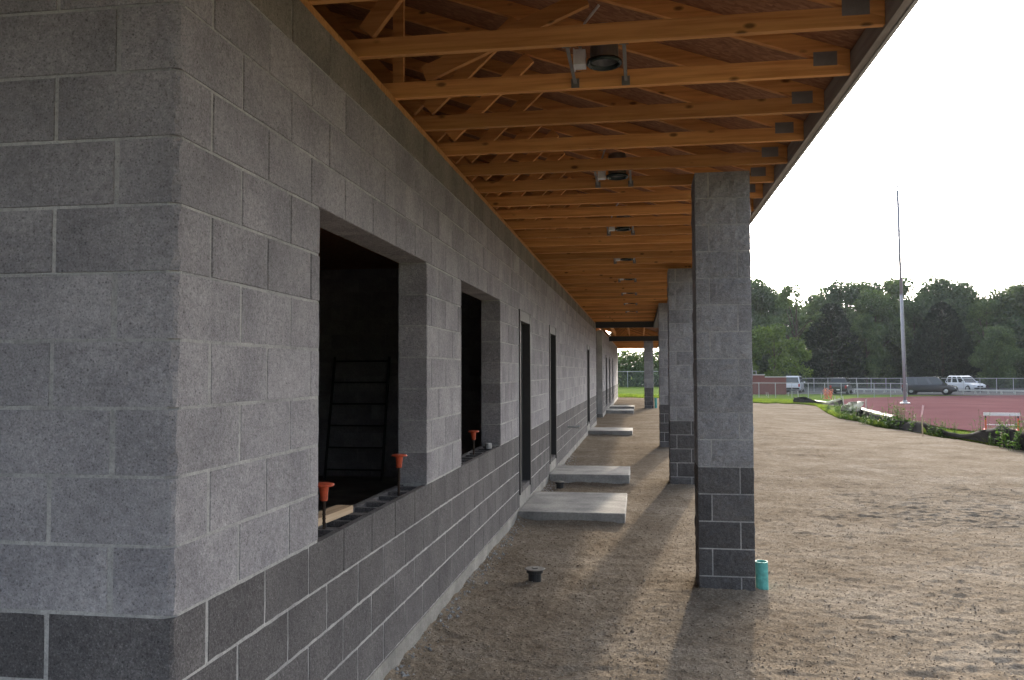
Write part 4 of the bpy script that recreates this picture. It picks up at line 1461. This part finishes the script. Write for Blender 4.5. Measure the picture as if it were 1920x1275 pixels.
def rail(p0, p1, n, label):
    v_ = p1 - p0; L = math.hypot(v_.x, v_.y)
    t = thing('guard_rail', label, 'guard rail', p0, math.atan2(v_.y, v_.x))
    for i in range(n + 1):
        MB().box(L * i / n - 0.07, L * i / n + 0.07, 0.07, 0.2, -0.1, 0.42 + v_.z * i / n).build('post', 'timber_grey', t)
    m = MB().add([(0, -0.05, 0.26), (L, -0.05, 0.26 + v_.z), (L, 0.06, 0.26 + v_.z), (0, 0.06, 0.26), (0, -0.05, 0.42), (L, -0.05, 0.42 + v_.z), (L, 0.06, 0.42 + v_.z), (0, 0.06, 0.42)],
                 [(0, 3, 2, 1), (4, 5, 6, 7), (0, 1, 5, 4), (1, 2, 6, 5), (2, 3, 7, 6), (3, 0, 4, 7)])
    m.build('beam', 'timber_grey', t)
rail(bearing(1780, 99), bearing(2150, 97), 14, 'low pale guard rail below the white car')
rail(bearing(1600, 101), bearing(1696, 99), 5, 'low pale guard rail left of the flagpole')

# low brick wall, bricks as courses of panels with a coping
p0, p1 = bearing(1330, 92), bearing(1474, 92)
v_ = p1 - p0; L = math.hypot(v_.x, v_.y)
t = thing('brick_wall', 'low maroon brick wall with pale coping right of the near column', 'brick wall', p0 + Vector((0, 0, -0.1)), math.atan2(v_.y, v_.x))
MB().box(0, L - 2.2, 0, 0.3, 0, 2.05).build('wall', 'brick', t)
MB().box(L - 2.199, L, 0.01, 0.29, 0, 1.83).build('wall', 'brick', t)
MB().box(-0.05, L - 2.15, -0.05, 0.35, 2.051, 2.15).build('coping', 'coping', t)
MB().box(L - 2.149, L + 0.05, -0.04, 0.34, 1.831, 1.92).build('coping', 'coping', t)

# ------------------------------------------------------------------ vehicles
def car(label, cat, loc, heading, paint, L=4.8, W=1.85, Hh=1.75, style='suv', group='cars parked by the trees'):
    """x forward, y left, z up; origin on the ground at the middle"""
    t = thing(cat.replace(' ', '_') if False else {'car': 'parked_car', 'van': 'parked_van'}[cat], label, cat, loc, heading, group)
    hw = W / 2; f = L / 2; r = -L / 2
    belt = Hh * 0.56; gz = 0.22
    # lower body: loft of cross-sections along x
    st = [(r, 0.42, belt * 0.80, 0.86), (r + 0.06, 0.30, belt * 0.97, 0.95), (r + 0.5, gz, belt, 1.0), (0, gz, belt, 1.0), (f - 1.25, gz, belt * 0.985, 1.0),
          (f - 0.55, gz + 0.02, belt * 0.92, 0.97), (f - 0.12, 0.28, belt * 0.80, 0.90), (f, 0.36, belt * 0.66, 0.80)]
    vs = []; n = 10
    for x, zb_, zt_, k in st:
        w = hw * k
        sec = [(-w * 0.90, zb_), (w * 0.90, zb_), (w, zb_ + 0.16), (w, (zb_ + zt_) / 2), (w * 0.985, zt_ - 0.10), (w * 0.90, zt_), (-w * 0.90, zt_), (-w * 0.985, zt_ - 0.10), (-w, (zb_ + zt_) / 2), (-w, zb_ + 0.16)]
        vs += [(x, y, z) for y, z in sec]
    fs = []
    for i in range(len(st) - 1):
        for j in range(n):
            a, b = i * n + j, i * n + (j + 1) % n
            fs.append((a, b, b + n, a + n))
    fs.append(tuple(range(n - 1, -1, -1))); o = (len(st) - 1) * n
    fs.append(tuple(range(o, o + n)))
    body = MB().add(vs, [tuple(reversed(q_)) for q_ in fs]).build('body', paint, t, smooth=False)
    # cabin with raked screens
    if style == 'van':
        xr, xrt, xft, xf = r + 0.05, r + 0.18, f - 1.65, f - 0.95
    else:
        xr, xrt, xft, xf = r + 0.08, r + 0.42, f - 2.15, f - 1.30
    cw, tw = hw * 0.93, hw * 0.76
    zc, zr = belt - 0.03, Hh
    def ring(x0, x1, w_, z): return [(x0, -w_, z), (x1, -w_, z), (x1, w_, z), (x0, w_, z)]
    vs = ring(xr, xf, cw, zc) + ring(xrt - 0.03, xft + 0.06, tw * 1.03, zr - 0.09) + ring(xrt + 0.12, xft - 0.12, tw * 0.88, zr)
    fs = [(0, 1, 5, 4), (1, 2, 6, 5), (2, 3, 7, 6), (3, 0, 4, 7), (4, 5, 9, 8), (5, 6, 10, 9), (6, 7, 11, 10), (7, 4, 8, 11), (8, 9, 10, 11)]
    cab = MB().add(vs, fs).build('cabin', paint, t)
    # glass, standing slightly proud of the cabin's sides
    def pane(name, A, B, C_, D_, inset, push):
        A, B, C_, D_ = [Vector(q_) for q_ in (A, B, C_, D_)]
        c = (A + B + C_ + D_) / 4
        nrm = (B - A).cross(D_ - A).normalized()
        if nrm.dot(c - Vector((0, 0, belt))) < 0: nrm = -nrm
        P4 = [c + (q_ - c) * inset + nrm * push for q_ in (A, B, C_, D_)]
        P8 = P4 + [q_ - nrm * (push + 0.006) for q_ in P4]
        MB().add(P8, [(0, 1, 2, 3), (7, 6, 5, 4), (0, 4, 5, 1), (1, 5, 6, 2), (2, 6, 7, 3), (3, 7, 4, 0)]).build(name, 'glass', t)
    V_ = [Vector(q_) for q_ in vs]
    pane('windscreen', V_[1], V_[2], V_[6], V_[5], 0.90, 0.008)
    pane('rear_window', V_[3], V_[0], V_[4], V_[7], 0.84, 0.008)
    for s in (0, 1):
        b0, b1, t0_, t1_ = (V_[0], V_[1], V_[4], V_[5]) if s == 0 else (V_[3], V_[2], V_[7], V_[6])
        ncut = 3
        for i in range(ncut):
            u0, u1 = i / ncut + 0.02, (i + 1) / ncut - 0.02
            pane('side_window', b0.lerp(b1, u0), b0.lerp(b1, u1), t0_.lerp(t1_, u1), t0_.lerp(t1_, u0), 0.88, 0.006)
    # wheels
    for x in (r + 0.85, f - 0.92):
        for s in (-1, 1):
            wv = part_empty('wheel', t, (x, s * (hw - 0.12), 0.345))
            wv.rotation_euler = (math.pi / 2, 0, 0)
            MB().lathe([(0.20, -0.115), (0.31, -0.125), (0.345, -0.09), (0.345, 0.09), (0.31, 0.125), (0.20, 0.115)], 20).build('tyre', 'tyre', wv, smooth=True)
            MB().lathe([(0.0, -0.122), (0.06, -0.122), (0.19, -0.105), (0.205, -0.118), (0.205, 0.118), (0.19, 0.105), (0.06, 0.122), (0, 0.122)], 16).build('rim', 'rim', wv)
            MB().lathe([(0.36, -0.128), (0.41, -0.128), (0.41, 0.10), (0.36, 0.10)], 20).build('wheel_arch', 'tyre', wv)
    for s in (-1, 1):
        MB().box(f - 0.26, f - 0.035, s * hw * 0.70 - 0.17, s * hw * 0.70 + 0.17, belt * 0.62, belt * 0.76).build('headlight', 'lampglass', t)
        MB().box(r - 0.012, r + 0.14, s * hw * 0.80 - 0.09, s * hw * 0.80 + 0.09, belt * 0.62, belt * 0.93).build('tail_light', 'taillamp', t)
        MB().box(xf - 0.28, xf - 0.12, s * (hw + 0.06) - 0.09, s * (hw + 0.06) + 0.09, belt + 0.02, belt + 0.16).build('wing_mirror', paint, t)
    MB().box(f - 0.10, f + 0.012, -hw * 0.42, hw * 0.42, belt * 0.50, belt * 0.66).build('grille', 'tyre', t)
    MB().box(f - 0.14, f + 0.05, -hw * 0.80, hw * 0.80, 0.30, 0.46).build('bumper', 'tyre' if style == 'suv' else paint, t)
    MB().box(r - 0.06, r + 0.14, -hw * 0.84, hw * 0.84, 0.36, 0.55).build('bumper', 'tyre', t)
    MB().box(r - 0.066, r - 0.0605, -0.16, 0.16, 0.60 if style == 'van' else 0.39, 0.70 if style == 'van' else 0.49).build('number_plate', 'white_paint', t)
    return t
def face(px, ang):
    """heading so that the car points ang degrees to the right of straight away from the camera"""
    return math.pi / 2 - theta_of(px) - R(ang)
car('dark minivan parked side-on beside the flagpole', 'van', bearing(1743, 95), face(1743, 98), 'car_dark', 4.95, 1.9, 1.76, 'van')
car('white car parked at an angle, facing right, in front of the conifer', 'car', bearing(1809, 110), face(1809, 138), 'car_white', 4.5, 1.85, 1.80)
car('dark car seen from behind, parked between the orange netting and the flagpole', 'car', bearing(1577, 95), face(1577, 8), 'car_black', 4.5, 1.85, 1.70)
car('white van at the right end of the brick wall', 'van', bearing(1489, 100), face(1489, 6), 'car_white', 4.6, 1.85, 1.85, 'van')

# ------------------------------------------------------------------ trees
def leaf_cloud(rg, centers, radii, per, size, flat=0.8):
    """leaf quads spread through round clumps, denser to the outside"""
    vs = []; 
    for (c, r_) in zip(centers, radii):
        n = int(per * (r_ / np.mean(radii)) ** 2)
        d = rg.normal(size=(n, 3)); d /= np.linalg.norm(d, axis=1)[:, None]
        rr_ = r_ * (0.45 + 0.62 * rg.random(n) ** 0.6)
        p = c + d * rr_[:, None] * np.array([1, 1, flat])
        a = rg.normal(size=(n, 3)) + d * 0.4; a /= np.linalg.norm(a, axis=1)[:, None]
        b = np.cross(a, rg.normal(size=(n, 3))); b /= np.linalg.norm(b, axis=1)[:, None] + 1e-9
        s = (size * rg.uniform(0.6, 1.35, n))[:, None]
        vs.append(np.stack([p - a * s, p + b * s * 0.55, p + a * s, p - b * s * 0.55], 1))
    v = np.concatenate(vs).reshape(-1, 3)
    return v, np.arange(len(v)).reshape(-1, 4)

def tree_meshes(seed, h, w, mat, base=0.15, clumps=60, per=300, size=0.22, open_=0.0):
    rg = np.random.default_rng(seed)
    cs, rs = [], []
    for i in range(clumps):
        u = rg.random()
        z = h * (base + (1 - base) * (0.08 + 0.88 * u))
        prof = math.sin(math.pi * (0.18 + 0.74 * u)) ** 0.8
        a = rg.uniform(0, 2 * math.pi); rad = (w / 2) * prof * (0.35 + 0.6 * rg.random() ** 0.5)
        cs.append(np.array([math.cos(a) * rad, math.sin(a) * rad, z])); rs.append((0.7 + 0.75 * rg.random()) * w / 8.0 * (1 - open_ * .35))
    v, q_ = leaf_cloud(rg, cs, rs, per, size)
    crown = numpy_mesh('crown', v, q_, mat, False)
    m = MB()
    lean = rg.normal(0, .15, 2)
    tp = [(0, 0, -0.3), (lean[0] * .4, lean[1] * .4, h * .3), (lean[0], lean[1], h * .62), (lean[0] * 1.3, lean[1] * 1.3, h * .86)]
    m.path(tp, [h * .020, h * .015, h * .009, h * .003], 9)
    for i in range(9):
        c = cs[int(rg.integers(len(cs)))]
        s0 = 0.25 + 0.4 * rg.random()
        st_ = Vector((lean[0] * s0, lean[1] * s0, min(h * s0, c[2] * .85)))
        mid = st_.lerp(Vector(c), 0.5) + Vector((0, 0, 0.05 * h))
        m.path([st_, mid, Vector(c)], [h * .007, h * .0045, h * .0018], 6)
    return crown, m.mesh('trunk', 'bark')

def conifer_meshes(seed, h, w, mat='needle', n=9000):
    rg = np.random.default_rng(seed)
    u = rg.random(n) ** 0.75
    z = h * (0.02 + 0.97 * (1 - u))
    uz = z / h
    prof = np.clip((1 - uz) * 1.45, 0, 1) ** 0.58
    prof *= 0.86 + 0.14 * np.minimum(1, uz / 0.15)
    a = rg.uniform(0, 2 * math.pi, n)
    # boughs: ridges round the cone that make an uneven outline
    ridge = 0.90 + 0.13 * np.sin(a * 7 + z * 2.1 + seed) * np.sin(z * 3.7 + a * 3) + rg.normal(0, 0.045, n)
    rad = (w / 2) * prof * ridge * (0.72 + 0.28 * rg.random(n) ** 0.4)
    p = np.stack([np.cos(a) * rad, np.sin(a) * rad, z], -1)
    d = np.stack([np.cos(a), np.sin(a), rg.uniform(0.2, 1.3, n)], -1) + rg.normal(0, .35, (n, 3)); d /= np.linalg.norm(d, axis=1)[:, None]
    b = np.cross(d, rg.normal(size=(n, 3))); b /= np.linalg.norm(b, axis=1)[:, None]
    s = rg.uniform(0.16, 0.36, n)[:, None]
    v = np.stack([p - d * s * .4, p + b * s * .42, p + d * s, p - b * s * .42], 1).reshape(-1, 3)
    crown = numpy_mesh('crown', v, np.arange(len(v)).reshape(-1, 4), mat, False)
    tr = MB().path([(0, 0, -.3), (0, 0, h * .5), (0, 0, h * .93)], [h * .02, h * .012, h * .003], 8).mesh('trunk', 'bark')
    return crown, tr

TV = [tree_meshes(1, 16, 12, 'leaf_a'), tree_meshes(2, 16, 11, 'leaf_b'), tree_meshes(3, 16, 13, 'leaf_a', clumps=75), tree_meshes(4, 16, 9, 'leaf_b', clumps=34, per=170, size=0.18, open_=0.8, base=0.3), tree_meshes(5, 16, 12, 'leaf_b', base=.05, clumps=75)]
def put_tree(meshes, label, px, dist, h, hm, wscale=1.0, name='broadleaf_tree', cat='tree', group='trees behind the track', seed=0):
    p = bearing(px, dist)
    s = h / hm
    t = thing(name, label, cat, p, (seed * 1.7) % 6.28, group, (s * wscale, s * wscale, s))
    link('trunk', meshes[1], t); link('crown', meshes[0], t)
    return t
def top_h(py, dist):
    """height that reaches image row py at that distance"""
    return CAM.z + (697.0 - py) / FPX * dist * 0.955 + 0.7
back = [  # px, top row, distance, variant, width scale, label
    (1392, 528, 138, 2, 1.0, 'tall dark broadleaf tree partly hidden by the near column'),
    (1436, 536, 142, 0, 0.9, 'dark broadleaf tree above the bright round bush'),
    (1493, 533, 128, 3, 0.9, 'sparse tree with sky showing through its open crown'),
    (1545, 556, 150, 1, 1.0, 'broadleaf tree behind the left conifer, left shoulder'),
    (1590, 538, 146, 2, 1.1, 'broad round-topped tree rising behind the left conifer'),
    (1640, 552, 136, 4, 0.85, 'mid green tree between the left conifer and the flagpole'),
    (1672, 534, 148, 1, 1.0, 'tall tree directly left of the flagpole'),
    (1716, 566, 140, 0, 0.9, 'dark tree just right of the flagpole'),
    (1768, 541, 144, 2, 1.0, 'tall dark round-topped tree behind the right conifer'),
    (1812, 562, 148, 0, 0.9, 'dark tree right of the round-topped one, beneath the antenna'),
    (1850, 575, 134, 3, 0.9, 'thin pale sparse tree in the gap at right'),
    (1905, 556, 140, 4, 1.1, 'tall mid green tree at the right edge of the picture'),
    (1625, 598, 128, 1, 0.75, 'smaller olive tree right of the left conifer'),
    (1870, 622, 122, 4, 0.9, 'low spreading green tree above the white car'),
    (1960, 548, 138, 2, 1.1, 'dark tree just beyond the right edge'),
]
for i, (px, py, dist, v_, ws, lb) in enumerate(back):
    put_tree(TV[v_], lb, px, dist, top_h(py, dist), 16, ws, seed=i + 1)
CM = [conifer_meshes(1, 12, 9.4, n=14000), conifer_meshes(2, 12, 9.2, n=14000)]
CMW = 1.08
put_tree(CM[0], 'left broad conical evergreen standing before the wood', 1560, 128, top_h(571, 128), 12, 1.0, 'evergreen_tree', group='conical evergreens', seed=1)
put_tree(CM[1], 'right broad conical evergreen behind the white car', 1768, 129, top_h(576, 129), 12, 1.0, 'evergreen_tree', group='conical evergreens', seed=3)
BM = tree_meshes(21, 6.5, 7.6, 'leaf_c', base=-0.05, clumps=34, per=220, size=0.17)
put_tree(BM, 'bright green round bush behind the brick wall', 1452, 112, top_h(618, 112), 6.5, 0.95, 'round_bush', 'bush', 'bushes behind the track', 2)

# the wood behind and the hedge at the far end of the corridor read as one mass
def wood_mass(seed, pxs, dist, hs, mat, size=0.42, per=60, depth=6.0):
    rg = np.random.default_rng(seed)
    cs, rs = [], []
    for px in np.arange(pxs[0], pxs[1], pxs[2]):
        hgt = np.interp(px, hs[0], hs[1]) * rg.uniform(0.82, 1.05)
        for z in np.arange(0.8, hgt, 1.9):
            p = bearing(float(px) + rg.uniform(-6, 6), dist + rg.uniform(0, depth) - 2 * (1 - z / hgt))
            cs.append(np.array([p.x, p.y, p.z + z])); rs.append(rg.uniform(1.2, 2.1))
    return leaf_cloud(rg, cs, rs, per, size)
v, q = wood_mass(4, (1330, 2500, 14), 150, ([1330, 1420, 1560, 1720, 1850, 2000, 2500], [14.5, 14.5, 13.5, 13.5, 12, 14, 15]), 'leaf_a', 0.36, 150)
tag(link('woodland', numpy_mesh('woodland', v, q, 'leaf_a', False)), 'dense dark wood filling in behind the separate trees', 'woodland', kind='stuff')
v, q = wood_mass(5, (1345, 2000, 12), 137, ([1300, 2000], [4.0, 4.5]), 'leaf_a', 0.26, 110, 3.0)
tag(link('undergrowth', numpy_mesh('undergrowth', v, q, 'leaf_a', False)), 'dark undergrowth along the foot of the trees', 'undergrowth', kind='stuff')
v, q = wood_mass(6, (1050, 1345, 10), 100, ([1050, 1345], [3.4, 4.0]), 'leaf_a', 0.22, 240, 3.0)
tag(link('hedge', numpy_mesh('hedge', v, q, 'leaf_b', False)), 'green hedge seen at the far end of the corridor', 'hedge', kind='stuff')

# antenna mast above the trees
p = bearing(1806, 160)
t = thing('antenna_mast', 'thin antenna mast poking above the trees at right', 'mast', p)
hm_ = top_h(538, 160)
MB().path([(0, 0, 0), (0, 0, hm_)], [0.14, 0.07], 6).build('mast', 'galv', t)
for zz in (0.985, 0.965):
    MB().tube((-0.25, 0, hm_ * zz), (0.25, 0, hm_ * zz), 0.03, seg=5).build('arm', 'galv', t)

# ------------------------------------------------------------------ thin haze in the air
hm = bpy.data.materials.new('haze_air')
hm.use_nodes = True
hn = hm.node_tree
for n_ in list(hn.nodes):
    if n_.type == 'BSDF_PRINCIPLED':
        hn.nodes.remove(n_)
pv = hn.nodes.new("ShaderNodeVolumePrincipled")
pv.inputs["Color"].default_value = (0.86, 0.92, 1.0, 1)
pv.inputs["Density"].default_value = 0.00014
pv.inputs["Anisotropy"].default_value = 0.2
hn.links.new(pv.outputs[0], hn.nodes["Material Output"].inputs["Volume"])
tag(MB().box(-160, 260, -60, 230, -2.0, 24.0).build('haze', hm), 'thin pale haze in the air', 'haze', kind='stuff')
